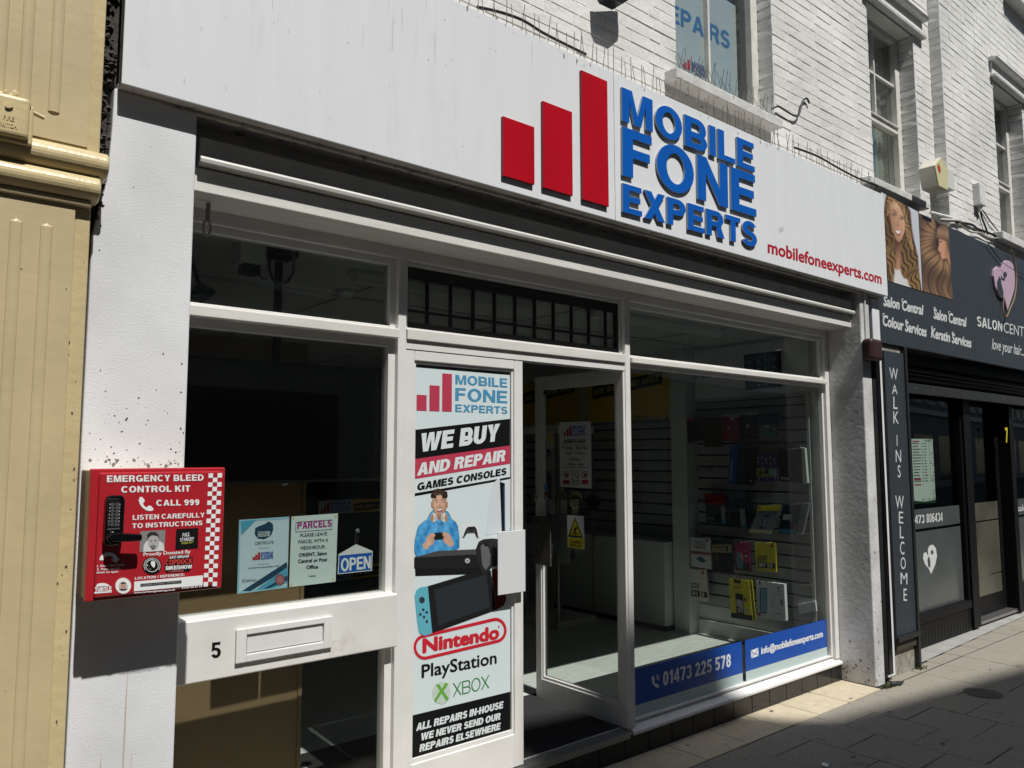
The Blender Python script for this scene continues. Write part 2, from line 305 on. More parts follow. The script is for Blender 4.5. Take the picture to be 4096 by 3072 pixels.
def flecks(P, n, box_, size, m, parent, seed, d=.0006, stretch=1, name='paint_chips', weight=None):   # chips, spots and grime specks: their own small shapes
    r = random.Random(seed); mb = MB(); k = 0; tries = 0
    while k < n and tries < n*20:
        tries += 1; a, b = r.uniform(box_[0], box_[1]), r.uniform(box_[2], box_[3])
        if weight and r.random() > weight((a-box_[0])/(box_[1]-box_[0]), (b-box_[2])/(box_[3]-box_[2])): continue
        z = size*r.choice((.35, .5, .5, .8, 1.3, 1.9)); q = []
        for j in range(7): t_ = j*2*math.pi/7; rr_ = z*r.uniform(.4, 1.2); q.append(P.pt((a+rr_*math.cos(t_), b+rr_*math.sin(t_)*stretch), d))
        mb.face(q); k += 1
    o = mb.build(name, m, parent, recalc=False); o['kind'] = 'stuff'; return o
m_chip = mat('dark_chip', (.06, .052, .045), .9); m_gum = mat('gum_spot', (.075, .068, .058), .8); m_faint = mat('faint_stain', (.58, .585, .58), .6); m_grime = mat('grime', (.2, .18, .16), .9); m_rust = mat('rusty_drip', (.5, .42, .33), .8)

# ================================================================== GROUND
XR = 5.814; FL = .15
gmb = MB(); gmb.box(-60, 80, -60, 3, -.3, -.008); tag(gmb.build('ground', mat('joint_sand', (.06, .055, .045), .95)), None, kind='structure')
mb = MB(); rows = random.Random(3)
for i in range(-16, 34):
    x0 = 4.47+.4*(i-8)-.0; sh = 0 if i % 2 == 0 else .2
    for j in range(0, 15):
        y1 = -.312-j*.405+sh
        if y1-.405 > -.32: continue
        y1 = min(y1, -.312); yb = -.312-(j+1)*.405+sh
        e = .0015; z = rows.uniform(-.0015, .0015); a, b = rows.uniform(-.002, .002), rows.uniform(-.002, .002); bv = .004
        P4 = [(x0+e, yb+e, z+a), (x0+.4-e, yb+e, z+b), (x0+.4-e, y1-e, z-a), (x0+e, y1-e, z-b)]
        Q4 = [(x0+e+bv, yb+e+bv, z+a), (x0+.4-e-bv, yb+e+bv, z+b), (x0+.4-e-bv, y1-e-bv, z-a), (x0+e+bv, y1-e-bv, z-b)]
        P4 = [(p[0], p[1], p[2]-.004) for p in P4]; mb.face(Q4)
        for k in range(4): mb.face([P4[k], P4[(k+1) % 4], Q4[(k+1) % 4], Q4[k]])
# slabs tucked up to the salon beyond the pilaster
for i in range(11, 36):
    x0 = 4.47+.4*(i-8)
    if x0 < 6.0: continue
    if x0 < 6.65: mb.face([(x0+.004, -.309, 0), (x0+.396, -.309, 0), (x0+.396, -.2, 0), (x0+.004, -.2, 0)])
    else: mb.face([(x0+.004, -.309, 0), (x0+.396, -.309, 0), (x0+.396, -.185+.045*(x0-6.7), 0), (x0+.004, -.185+.045*(x0-6.7), 0)])
tag(mb.build('pavement', m_slab, recalc=False), None, kind='structure')
mb = MB()
for i in range(-9, 6):
    x0 = 3.74+.4*i; x1 = min(x0+.4, XR-.004)
    if x1-x0 < .05: continue
    mb.box(x0+.003, x1-.003, -.306, -.004, -.02, .003+random.uniform(-.001, .001))
tag(mb.build('paving_strip', m_pale, bevel=.004), None, kind='structure')
mb = MB(); x = 6.60
while x < 16:                                   # pale plank tiles before the salon
    mb.face([(x, -.19+.04*(x-6.7), .006), (x+.118, -.19+.04*(x-6.6), .006), (x+.118, .5, .006), (x, .5, .006)]); x += .122
tag(mb.build('salon_paving', mat('grey_plank_tile', (.33, .33, .31), .6, .15, 6), recalc=False), None, kind='structure')
# manhole
t = thing('manhole_cover', 'small round iron cover let into the paving near the salon sign', 'manhole cover', (6.27, -.82, 0))
mb = MB(); circ = [(6.27+.11*math.cos(2*math.pi*k/36), -.82+.11*math.sin(2*math.pi*k/36)) for k in range(36)]
G0 = Plane((0, 0, 0), (1, 0, 0), (0, 1, 0)); m_iron = mat('cast_iron', (.11, .1, .085), .6, .3, 40, .3, 90)
mb.slab(G0, [Vector(c) for c in circ], .0005, .0025)
mb.build('lid', m_iron, t)
mb = MB()
for k in range(36): mb.face([(6.27+r*math.cos(2*math.pi*a/36), -.82+r*math.sin(2*math.pi*a/36), .0035) for r, a in ((.113, k), (.125, k), (.125, k+1), (.113, k+1))])
mb.build('rim', m_iron, t)
mb = MB()
for k in range(-4, 5):
    hw = math.sqrt(.1**2-(k*.02)**2); mb.box(6.27-hw, 6.27+hw, -.82+k*.02-.004, -.82+k*.02+.004, .0025, .004)
mb.build('ribs', m_iron, t)
tag(MB().slab(Plane((4.165, -.77, .006), (.9, .43, 0.05), (-.43, .9, .1)), [Vector(p) for p in ((-.022, -.015), (.02, -.017), (.024, .012), (.0, .018), (-.02, .014))], 0, .002).build('paper_scrap', WHITE), 'small white paper scrap lying on the dark paving slabs', 'litter')
mb = MB(); rg = random.Random(5)
for k in range(260):
    u = rg.random(); px, py = (5.84+u*.16, -.32+rg.gauss(0, .012)) if rg.random() < .6 else (6.6+rg.gauss(0, .04), -.24+rg.gauss(0, .02))
    a = rg.uniform(0, 6.3); h = rg.uniform(.008, .03); s_ = .006
    mb.face([(px-s_*math.cos(a), py-s_*math.sin(a), .001), (px+s_*math.cos(a), py+s_*math.sin(a), .001), (px+.012*math.sin(a), py+.012*math.cos(a), h)])
tag(mb.build('weeds', mat('moss_green', (.07, .09, .025), .9, .4, 60), recalc=False), 'moss and weeds growing in the joint at the pilaster foot', 'weeds', kind='stuff')

# ================================================================== UPPER BRICK WALLS
def brick_wall(parent, y, x0, x1, z0, z1, holes, name='wall'):
    mb = MB(); rb = random.Random(int(x0*10)); z = z0; row = 0
    mb.face([(x0, y+.003, z0), (x1, y+.003, z0), (x1, y+.003, z1), (x0, y+.003, z1)]) if not holes else None
    if holes:
        xs = sorted({x0, x1, *[h[0] for h in holes], *[h[1] for h in holes]}); zs = sorted({z0, z1, *[h[2] for h in holes], *[h[3] for h in holes]})
        for a, b in zip(xs, xs[1:]):
            for c, d in zip(zs, zs[1:]):
                if not any(h[0]-1e-4 <= a and b <= h[1]+1e-4 and h[2]-1e-4 <= c and d <= h[3]+1e-4 for h in holes):
                    mb.face([(a, y+.003, c), (b, y+.003, c), (b, y+.003, d), (a, y+.003, d)])
    while z < z1-.01:
        x = x0-(.11 if row % 2 else 0)+rb.uniform(-.01, .01); k = 0
        while x < x1:
            L = (.215 if k % 2 else .102) if row % 2 else .215
            k += 1; a, b = max(x, x0), min(x+L, x1); wz = .0016*math.sin(x*2.3+row)+rb.uniform(-.001, .001); c, d = z+.002+wz, min(z+.0745+wz, z1); x += L+.0035; segs = [(a, b)]
            for h in holes:
                if c < h[3]-.01 and d > h[2]+.01:
                    n = []
                    for s, e in segs:
                        if e <= h[0] or s >= h[1]: n.append((s, e))
                        else:
                            if s < h[0]: n.append((s, h[0]))
                            if e > h[1]: n.append((h[1], e))
                    segs = n
            for s, e in segs:
                if e-s < .02: continue
                o = [rb.uniform(-.0022, .0012) for _ in range(4)]; i = .0035; j = rb.uniform(-.0016, .0016)
                q = [(s+i, y+o[0]+j, c+i), (e-i, y+o[1]+j, c+i), (e-i, y+o[2]+j, d-i), (s+i, y+o[3]+j, d-i)]
                p = [(s-.001, y+.0034, c-.001), (e+.001, y+.0034, c-.001), (e+.001, y+.0034, d+.001), (s-.001, y+.0034, d+.001)]
                mb.face(q)
                for n in range(4): mb.face([p[n], p[(n+1) % 4], q[(n+1) % 4], q[n]])
        z += .0765; row += 1
    return mb
def brick_return(mb, x, y0, y1, z0, z1, sgn=-1):        # toothed side face of an opening or pier
    rb = random.Random(int(x*100)); z = z0; r = 0
    mb.face([(x-sgn*.007, y0, z0), (x-sgn*.007, y1, z0), (x-sgn*.007, y1, z1), (x-sgn*.007, y0, z1)])
    while z < z1-.01:
        c, d = z+.004, min(z+.072, z1); i = .006; o = [rb.uniform(-.004, .002)*-sgn for _ in range(4)]
        q = [(x+o[0], y0+.003, c+i), (x+o[1], y1-.003, c+i+rb.uniform(-.004, .006)), (x+o[2], y1-.003, d-i), (x+o[3], y0+.003, d-i)]
        p = [(x-sgn*.008, y0, c-.001), (x-sgn*.008, y1, c-.001), (x-sgn*.008, y1, d+.001), (x-sgn*.008, y0, d+.001)]
        mb.face(q)
        for n in range(4): mb.face([p[n], p[(n+1) % 4], q[(n+1) % 4], q[n]])
        z += .0765
m_oldw = mat('flaking_window_paint', (.68, .67, .62), .55, .15, 9, .5, 60, dirt=.8, dcol=(.2, .17, .13), ds=22, dt=.62)
m_sill = mat('flaking_sill', (.68, .68, .66), .7, .15, 10, .8, 50, dirt=.85, dcol=(.1, .09, .08), ds=28, dt=.63)
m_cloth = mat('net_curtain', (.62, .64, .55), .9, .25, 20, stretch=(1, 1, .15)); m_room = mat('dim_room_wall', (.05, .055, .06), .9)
WY, WY2 = -.10, -.206
W1 = (3.863, 4.995, 4.10, 6.1); W2 = (6.515, 7.435, 4.0, 5.66); W3 = (9.13, 10.02, 4.0, 5.72); W0 = (0.9, 2.05, 4.16, 6.1)
bl_ = thing('brick_building', 'white painted brick upper storey directly over the red and blue shop sign', 'building', (5, 0, 3.2))
mb = brick_wall(bl_, WY, -.5, 7.80, 3.42, 7.2, [W1, W2])
for wv in (W1, W2): brick_return(mb, wv[1], WY, .08, wv[2], wv[3])
mb.box(-.5, 3.85, .0, .3, 3.0, 3.40); mb.build('wall', m_brick, bl_, recalc=False)
bl2 = thing('brick_building', 'white painted brick upper storey standing proud over the dark salon sign', 'building', (11, 0, 3.2))
mb = brick_wall(bl2, WY2, 7.80, 16.5, 3.55, 8.4, [W3]); brick_return(mb, 7.80, WY2, WY+.004, 3.6, 8.4)
brick_return(mb, W3[1], WY2, .02, W3[2], W3[3]); mb.build('wall', m_brick, bl2, recalc=False)
def sash_window(parent, wv, y, mid=None, cols=2, rows=2, curtain=True):
    x0, x1, z0, z1 = wv; fr = .055; g = y+.05
    w_ = MB(); w_.box(x0, x0+fr, y, y+.1, z0, z1); w_.box(x1-fr-.03, x1-.002, y, y+.1, z0, z1); w_.box(x0+fr, x1-fr-.03, y+.001, y+.1, z1-fr, z1); w_.box(x0+fr, x1-fr-.03, y+.001, y+.1, z0, z0+.05)
    win = w_.build('window', m_oldw, parent, bevel=.004)
    a, b = x0+fr, x1-fr-.03
    if mid:
        mm = MB(); mm.box(a, b, y+.004, y+.07, mid-.025, mid+.03); mm.box(a, b, y-.012, y+.05, mid+.03, mid+.045); mm.build('meeting_rail', m_oldw, win, bevel=.003)
        zz = (mid+.045, z1-fr)
    else: zz = (z0+.05, z1-fr)
    gb = MB()
    for k in range(1, cols): xx = a+(b-a)*k/cols; gb.box(xx-.011, xx+.011, y+.02, y+.06, zz[0], zz[1])
    if rows > 1:
        for k in range(1, rows):
            z_ = zz[0]+(zz[1]-zz[0])*k/rows
            for q in range(cols): gb.box(a+(b-a)*q/cols+(.011 if q else 0), a+(b-a)*(q+1)/cols-(.011 if q < cols-1 else 0), y+.022, y+.058, z_-.011, z_+.011)
    gb.build('glazing_bar', m_oldw, win)
    box('pane', m_glass_o, win, a, b, g, g+.005, z0+.05, z1-fr)
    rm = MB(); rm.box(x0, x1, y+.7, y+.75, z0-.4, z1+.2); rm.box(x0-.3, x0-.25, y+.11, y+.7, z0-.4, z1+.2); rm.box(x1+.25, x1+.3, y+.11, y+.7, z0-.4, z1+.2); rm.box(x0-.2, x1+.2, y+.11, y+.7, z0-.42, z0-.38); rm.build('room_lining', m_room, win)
    if curtain:
        for cx0, cx1 in ((a-.02, a+(b-a)*.22), (a+(b-a)*.66, b+.04)):
            cm = MB(); n = 26; yy = g+.1
            P_ = [(cx0+(cx1-cx0)*k/n, yy+.02*math.sin(k*1.7)+.01*math.sin(k*.7)) for k in range(n+1)]
            for p, q in zip(P_, P_[1:]): cm.face([(p[0], p[1], z0), (q[0], q[1], z0), (q[0], q[1], z1), (p[0], p[1], z1)])
            cm.build('curtain', m_cloth, win, smooth=True, recalc=False)
    return win
w1 = sash_window(bl_, W1, .02, cols=2, rows=1, curtain=False); w2 = sash_window(bl_, W2, .04, 4.73, curtain=True); w3 = sash_window(bl2, W3, -.06, 4.70, curtain=True)
def sill(parent, x0, x1, zt, y0, y1, h=.1): return MB().extrude_x([(y0, zt-.012), (y0+.004, zt-h), (y1, zt-h), (y1, zt+.012)], x0, x1).build('sill', m_sill, parent, bevel=.006)
sill(bl_, 3.738, 4.93, 4.10, -.20, .03, .078); sill(bl_, 6.25, 7.37, 4.0, -.20, .05, .07); sill(bl2, 8.88, 10.15, 4.0, -.30, -.05, .09)
def hood(parent, x0, x1, z0, y, h=.2):
    MB().box(x0+.04, x1-.04, y+.021, y+.30, z0-.004, z0+.16).build('soffit', m_brick, parent)
    MB().box(x0, x1, y-.022, y+.02, z0+.028, z0+h-.03).build('lintel', m_brick, parent)
    MB().extrude_x([(y-.05, z0), (y-.055, z0+.026), (y+.01, z0+.026), (y+.01, z0)], x0-.02, x1+.02).build('lintel_moulding', m_sill, parent, bevel=.003)
    MB().extrude_x([(y-.07, z0+h-.028), (y-.085, z0+h), (y-.02, z0+h+.02), (y+.01, z0+h+.02), (y+.01, z0+h-.028)], x0-.03, x1+.03).build('lintel_moulding', m_sill, parent, bevel=.003)
hood(bl_, 6.45, 7.60, 5.665, WY); hood(bl2, 9.07, 10.2, 5.725, WY2)
hp = front(WY2); a = hp.at(c3(2040, 0)); b = hp.at(c3(2190, 130)); MB().box(a[0], b[0]+1, WY2-.12, WY2+.02, b[1]-.02, b[1]+.1).build('sill', m_sill, bl2, bevel=.006)
MB().tube([(7.55, -.13, 3.95), (7.80, -.21, 3.93)], .018).build('conduit', m_brick, bl2) 
# printed banner inside the first-floor window
P = front(.058); t = thing('window_poster', 'pale printed poster reading repairs behind the upstairs window glass', 'poster', (4.4, .06, 4.3))
m_pp = mat('poster_paper', (.6, .68, .7), .6, .05, 5)
box('sheet', m_pp, t, 3.93, 4.80, .076, .079, 4.16, 5.02)
P = front(.075)
caps(P, 'EPAIRS', c2(1432, 147), c2(1878, 365), c2(1432, 15), ink(.03, .16, .36), t, .2)
caps(P, 'MOBILE', c2(1597, 492), c2(1722, 545), c2(1597, 450), ink(.05, .07, .2), t, .2); caps(P, 'FONE', c2(1597, 533), c2(1722, 590), c2(1597, 492), ink(.05, .07, .2), t, .2)
for q in (((1530, 470), (1543, 505)), ((1546, 458), (1560, 514)), ((1566, 436), (1584, 520))): patch('bar', P, rect(P, c2(*q[0]), c2(*q[1])), RED, t)
# salon-side fittings on the brick
t = thing('alarm_box', 'five sided cream alarm box with red star badge on white brick corner', 'alarm', (7.70, -.2, 4.1))
al = front(-.40); pts = quad(al, [e6(880, 225), e6(975, 103), e6(1090, 320), e6(1078, 602), e6(942, 535)])
ab = MB().slab(al, pts, -.14, 0); ab.build('casing', mat('cream_plastic', (.62, .6, .5), .45, .1, 8), t, bevel=.006)
patch('front_cover', al, [(p-sum(pts, Vector((0, 0)))/5)*.97+sum(pts, Vector((0, 0)))/5 for p in pts], mat('pale_yellow_cover', (.62, .58, .33), .4), t, .003, .002)
c_ = al.at(e6(945, 278)); st = []
for k in range(40): r_ = .022 if k % 2 else .045; st.append(c_+Vector((r_*.8*math.cos(k*math.pi/20), r_*math.sin(k*math.pi/20))))
patch('badge', al, st, ink(.5, .03, .03), t, .0045, .001)
MB().box(7.63, 7.79, -.262, -.1, 4.18, 4.36).build('back_box', m_inwall, t)
q0, q1 = hp.at(e6(1440, 500)), hp.at(e6(1520, 860))
t = thing('meter_box', 'slim white cable box beside the dark sash window above salon sign', 'cable box', (q0[0]+.05, WY2, q1[1]))
MB().box(q0[0], q0[0]+.13, WY2-.07, WY2, q1[1], q0[1]).build('casing', m_sill, t, bevel=.01); MB().tube([(q0[0]+.08, WY2-.03, q1[1]+.01), (q0[0]+.08, WY2-.03, q1[1]-.05)], .022).build('gland', m_sill, t)
mcab = mat('black_cable', (.012, .012, .012), .5); mcw = mat('dirty_white_cable', (.42, .4, .34), .6)
rc = random.Random(11)
def cable(px, m, label, P=None, r=.006, out=.02, wob=.008):
    P = P or hp; q = [P.pt(P.at(p), out+rc.uniform(-wob, wob)) for p in px]; path = []
    for k in range(len(q)-1):
        for s in range(5):
            a = s/5; p0, p1, p2, p3 = q[max(k-1, 0)], q[k], q[k+1], q[min(k+2, len(q)-1)]
            path.append(.5*((2*p1)+(p2-p0)*a+(2*p0-5*p1+4*p2-p3)*a*a+(3*p1-p0-3*p2+p3)*a**3))
    return tag(MB().tube(path+[q[-1]], r, 6).build('cable', m, smooth=True), label, 'cable')
cable([e6(1545, 850), e6(1620, 960), e6(1700, 1090), e6(1830, 1230), e6(1960, 1390)], mcab, 'black cable curving down from the slim white box past the brick', out=.012)
cable([e6(1530, 900), e6(1560, 1000), e6(1600, 1130), e6(1640, 1260)], mcab, 'black cable dropping straight below the slim white box', r=.009)
cable([e6(1160, 1085), e6(1300, 1090), e6(1420, 1120), e6(1500, 1175), e6(1650, 1240), e6(1800, 1310), e6(1960, 1400), e6(2212, 1500)], mcab, 'thick black cable lying along the top of the salon sign', r=.012)
cable([e6(1180, 1120), e6(1260, 1170), e6(1370, 1230), e6(1500, 1240), e6(1640, 1310), e6(1800, 1330), e6(2000, 1400), e6(2180, 1480)], mcw, 'dirty white cable looped along the top of the salon sign', r=.009, out=.035)
cable([e6(1700, 1250), e6(1760, 1340), e6(1850, 1290), e6(1900, 1360), e6(1960, 1330), e6(2020, 1410)], mcab, 'tangled black cable knot on the salon sign top edge', r=.008, out=.04)
cable([e6(930, 1050), e6(1060, 1055), e6(1180, 1060), e6(1220, 1075)], mcw, 'white conduit stub at the foot of the brick pier', r=.016, out=.03, wob=0)
cable([c3(160, 885), c3(200, 870), c3(260, 905), c3(360, 945), c3(400, 830), c3(440, 800), c3(465, 840)], mcab, 'bent black cable by the corner of the upstairs sill', front(WY), r=.007)
cable([c2(0, 62), c2(180, 100), c2(330, 165), c2(480, 250), c2(640, 340), c2(800, 410)], mcab, 'black cable lying on top of the white sign board', front(-.2), r=.008)
cable([c3(330, 1200), c3(520, 1270), c3(700, 1360), c3(850, 1440), c3(980, 1500), c3(1010, 1510)], mcab, 'black cable ending in a white clip near salon corner', front(-.25), r=.008)
t = thing('floodlight', 'black floodlight bracket jutting from the brick above the sign', 'floodlight', (3.0, -.3, 5.0))
fl = front(WY); a = fl.at(c2(925, -40)); 
FLP = front(-.19); pa = [FLP.at(c2(*q)) for q in ((925, -60), (1135, -60), (1125, 5), (1055, 48), (960, 2))]
MB().slab(FLP, pa, -.05, .04).build('lamp_head', mat('navy_black_metal', (.01, .012, .018), .3), t, bevel=.006)
MB().box(2.9, 3.1, -.139, WY-.001, 4.75, 4.95).build('bracket', m_black, t)
# bird spikes on the sign and on the sills
m_spk = mat('spike_wire', (.3, .3, .29), .35, metal=.8)
def spikes(x0, x1, y, z, label, h=.12, lean=.05, n=13):
    mb = MB(); mb.box(x0, x1, y-.012, y+.012, z, z+.006)
    for k in range(n):
        x = x0+(x1-x0)*(k+.5)/n; a = rc.uniform(-.02, .02); b = (lean if k % 2 else -lean*.5)+rc.uniform(-.02, .02)
        mb.tube([(x, y, z), (x+a, y+b, z+h*rc.uniform(.85, 1.1))], .0019, 4, cap=False)
    return tag(mb.build('bird_spike_strip', m_spk), label, 'bird spikes', 'bird spike strips')
FY, FZ0, FZ1, FX0, FX1 = -.326, 2.947, 3.772, .601, 6.168
for k in range(11):
    x0 = FX0+.02+k*.505
    spikes(x0, x0+.49, -.25, FZ1, 'wire bird spike strip along the top of the white shop sign', .185, .02, 11)
spikes(3.8, 4.4, -.15, 4.10, 'bird spike strip on the upstairs sill below the poster', .16, .06, 22); spikes(4.4, 4.9, -.15, 4.10, 'bird spike strip on the upstairs sill right of the poster logo', .15, .06, 18)

# ================================================================== SIGN BOARD
t = thing('fascia_sign', 'long white shop sign board with three red bars and blue raised letters', 'sign', (3.38, FY, FZ0))
XS = X(c2(1021, 500), FY)
mb = MB(); mb.box(FX0, XS-.0015, FY, FY+.012, FZ0, FZ1); mb.build('panel', m_alu, t, bevel=.003)
mb = MB(); mb.box(XS+.0015, FX1, FY, FY+.012, FZ0, FZ1); mb.build('panel', m_alu, t, bevel=.003)
m_under = mat('sign_underside', (.62, .58, .53), .6, .2, 8, dirt=.7, dcol=(.1, .09, .08), ds=12, dt=.58)
mb = MB(); mb.box(FX0, FX1, FY+.012, FY+.05, FZ0, FZ0+.012); mb.box(FX0, FX1, FY+.05, -.10, FZ0+.005, FZ0+.02); mb.box(FX0+.001, FX0+.012, FY+.012, FY+.05, FZ0+.02, FZ1); mb.box(FX1-.012, FX1-.001, FY+.012, -.2, FZ0+.02, FZ1)
mb.box(FX0, FX1, FY+.012, -.1, FZ1-.03, FZ1-.002); mb.extrude_x([(FY+.055, FZ0-.012), (FY+.075, FZ0-.012), (FY+.075, FZ0+.005), (FY+.055, FZ0+.005)], FX0+.02, FX1-.02); mb.build('edge_trim', m_under, t, bevel=.002)
P = front(FY); PB = front(FY-.017)
m_redl = mat('red_acrylic', (.45, .006, .016), .3, .08, 4, spec=.2); m_reds = mat('red_edge', (.2, .02, .025), .5)
m_blul = mat('blue_acrylic', (.006, .105, .46), .28, .06, 6, spec=.25); m_blus = mat('letter_edge_steel', (.3, .33, .37), .35, metal=.3)
for tl, br in (((207, 855), (440, 1362)), ((500, 742), (722, 1445)), ((785, 515), (988, 1525))):
    MB().slab(PB, rect(PB, c2(*tl), c2(*br)), -.0165, 0, 0, 1).build('bar', [m_redl, m_reds], t, bevel=.0015)
PL = front(FY-.015)
def raised(s, bl, br, tl, w):
    o, ex, ez = basis(PL, bl, br, tl); L, W = layout(s, w, .085)
    for p, q_ in L:
        mb = MB(); mp = lambda q: o+ex*(q[0]/W)+ez*q[1]
        for q in p: mb.slab(PL, [mp(k) for k in q], -.0125, 0, 0, 1)
        for q in q_: mb.slab(PL, [mp(k) for k in q], -.0125, -.0004, 0, 1)
        mb.build('letter', [m_blul, m_blus], t)
raised('MOBILE', c2(1085, 886), c2(2064, 1270), c2(1083, 640), .215)
raised('FONE', c2(1088, 1290), c2(2076, 1600), c2(1087, 930), .21)
raised('EXPERTS', c2(1090, 1560), ((2300+1290*.5651), (800+338*.5651)), c2(1090, 1348), .22)
words(P, 'mobilefoneexperts.com', e3(1366, 372), e3(2168, 595), e3(1366, 285), ink(.42, .015, .03), t, .03, .001)
tag(MB().slab(P, [P.at(e3(*q)) for q in ((1440, 205), (1470, 185), (1480, 215), (1465, 225), (1450, 240), (1447, 222))], .0002, .0006).build('residue', ink(.55, .56, .56), t), None)

# ================================================================== PILASTERS
t = thing('pilaster', 'rough white rendered pilaster behind the red cabinet left of the shop', 'pilaster', (.72, -.2, 0))
mb = MB(); n = 60
ZT = FZ0+.004
mb.slab(front(-.27), [Vector(q) for q in ((.541, 0), (.868, 0), (.868, ZT), (.592, ZT), (.59, 2.80), (.582, 2.62), (.56, 2.5), (.545, 2.42))], -.29, 0); mb.build('render', m_stucco, t, bevel=.006)
rub = mat('rubble_mortar', (.06, .052, .045), .95, .5, 50, 1, 60)
mb = MB(); rr = random.Random(4)
for k in range(420):
    z = rr.uniform(2.45, 4.2); s = rr.uniform(.006, .016); x = rr.uniform(.52, .595); y = rr.uniform(-.27, -.23)
    if z > 2.95 or x < .585:
        ico = [(x+s*a*rr.uniform(.6, 1.2), y+s*b*rr.uniform(.6, 1.2), z+s*c*rr.uniform(.6, 1.2)) for a, b, c in ((1, 0, 0), (-1, 0, 0), (0, 1, 0), (0, -1, 0), (0, 0, 1), (0, 0, -1))]
        for q in ((0, 2, 4), (2, 1, 4), (1, 3, 4), (3, 0, 4), (2, 0, 5), (1, 2, 5), (3, 1, 5), (0, 3, 5)): mb.face([ico[i] for i in q])
mb.box(.3, .75, -.23, -.18, 2.97, 4.6); mb.box(.3, .54, -.22, -.18, 0, 2.4); mb.box(.3, .58, -.235, -.18, 2.4, 2.96)
mb.build('rubble', rub, t)
t = thing('pilaster', 'white rendered pilaster with grubby side between window and black drainpipe', 'pilaster', (5.9, -.2, 0))
mb = MB(); mb.box(XR, 5.955, -.272, .06, 0, FZ0+.003); mb.build('render', m_stucco2, t, bevel=.008)
MB().box(6.03, 6.15, -.262, .0, .03, FZ0-.02).build('render', m_stucco, t, bevel=.006)
t = thing('drainpipe', 'square black drainpipe running down beside the white pilaster', 'drainpipe', (5.99, -.28, 0))
mb = MB(); mb.box(5.957, 6.028, -.305, -.235, .07, 2.5); mb.build('pipe', m_blackg, t, bevel=.006); MB().slab(G0, [Vector(q) for q in ((5.955, -.30), (6.03, -.30), (6.09, -.35), (6.0, -.37), (5.94, -.335))], .003, .02).build('shoe', m_dark, t, bevel=.01)
a, b = front(-.36).at(c4(345, 1192)), front(-.36).at(c4(435, 1385))
t = thing('junction_box', 'rounded brown plastic box above the drainpipe on the pilaster', 'junction box', (5.95, -.3, b[1]))
mbr = mat('brown_plastic', (.045, .018, .018), .4, .2, 30)
MB().box(a[0]-.0, b[0]-.0, -.36, -.272, b[1]+.01, a[1]-.005).build('cover', mbr, t, bevel=.03, seg=4); MB().tube([(5.87, -.28, a[1]), (5.87, -.28, FZ0)], .007, 6).build('conduit', m_inwall, t)

PW_ = front(-.27); PLs = bpy.data.objects['pilaster']
flecks(PW_, 95, (.56, .86, 1.67, 2.1), .0019, m_chip, PLs, 1, weight=lambda a, b: (1-b)**2.2)
flecks(PW_, 16, (.56, .86, 2.0, 2.85), .0015, m_chip, PLs, 2, stretch=2)
flecks(PW_, 26, (.56, .86, 1.665, 1.69), .0045, m_grime, PLs, 3, name='grime')
flecks(PW_, 9, (.6, .85, .3, 1.15), .0022, m_rust, PLs, 4, stretch=60, name='rust_streaks')
FPg = front(FY); FSo = bpy.data.objects['fascia_sign']
flecks(FPg, 120, (.75, 2.2, 3.0, 3.75), .0018, m_faint, FSo, 5, stretch=3, name='specks'); flecks(FPg, 40, (.8, 6.1, 3.0, 3.76), .0013, m_chip, FSo, 6, stretch=2, name='specks')
flecks(FPg, 12, (.9, 3.2, 3.45, 3.74), .0025, m_faint, FSo, 7, stretch=30, name='drip_streaks'); flecks(FPg, 40, (1.6, 6.1, 3.735, 3.768), .0035, m_grime, FSo, 8, stretch=3, name='drip_streaks')
flecks(front(WY-.0035), 130, (2.3, 7.7, 3.78, 4.05), .007, m_chip, bl_, 9, stretch=.7, weight=lambda a, b: (1-b)**1.5); flecks(front(WY-.0035), 50, (2.3, 7.7, 3.9, 6.0), .005, m_chip, bl_, 10); flecks(front(WY2-.0035), 60, (7.85, 10.5, 3.85, 6.0), .006, m_chip, bl2, 12, stretch=.7, weight=lambda a, b: (1-b)**2)
flecks(Plane((0, 0, .0022), (1, 0, 0), (0, 1, 0)), 90, (3.6, 9, -2.6, -.34), .012, m_gum, bpy.data.objects['pavement'], 13, stretch=.8, name='gum_spots'); flecks(Plane((0, 0, .0045), (1, 0, 0), (0, 1, 0)), 22, (3.6, 5.7, -.3, -.02), .009, m_gum, bpy.data.objects['paving_strip'], 14, stretch=.8, name='gum_spots')
SD_ = Plane((XR, 0, 0), (0, -1, 0), (0, 0, 1)); flecks(SD_, 40, (.02, .26, .02, .5), .006, m_grime, bpy.data.objects['pilaster.001'], 15, name='grime', weight=lambda a, b: (1-b)**2); flecks(front(-.272), 40, (5.82, 5.95, .01, 1.2), .006, m_grime, bpy.data.objects['pilaster.001'], 16, name='grime', weight=lambda a, b: (1-b)**3)

# ================================================================== SHUTTER BOX AND HEAD
t = thing('shutter_box', 'long grey roller shutter housing tucked beneath the white sign board', 'shutter box', (3.36, -.1, 2.75))
m_hous = mat('shutter_housing', (.66, .63, .59), .5, .12, 5, dirt=.6, dcol=(.12, .1, .09), ds=14, dt=.64)
MB().box(.90, XR-.006, -.21, .10, 2.772, 2.88).build('housing', m_hous, t, bevel=.003)
MB().box(.872, XR-.002, -.13, .10, 2.884, FZ0+.004).build('back_board', m_hous, t)
MB().extrude_x([(-.211, 2.81), (-.234, 2.802), (-.24, 2.79), (-.236, 2.775), (-.211, 2.773)], .895, XR-.012).build('rail', m_woodw, t, bevel=.002)
t = thing('shopfront', 'white timber shopfront with three bays of glass and a house number panel', 'shopfront', (3.36, 0, .0))
MB().box(.872, XR-.003, -.198, .09, 2.676, 2.766).build('head_beam', m_woodw, t, bevel=.003)
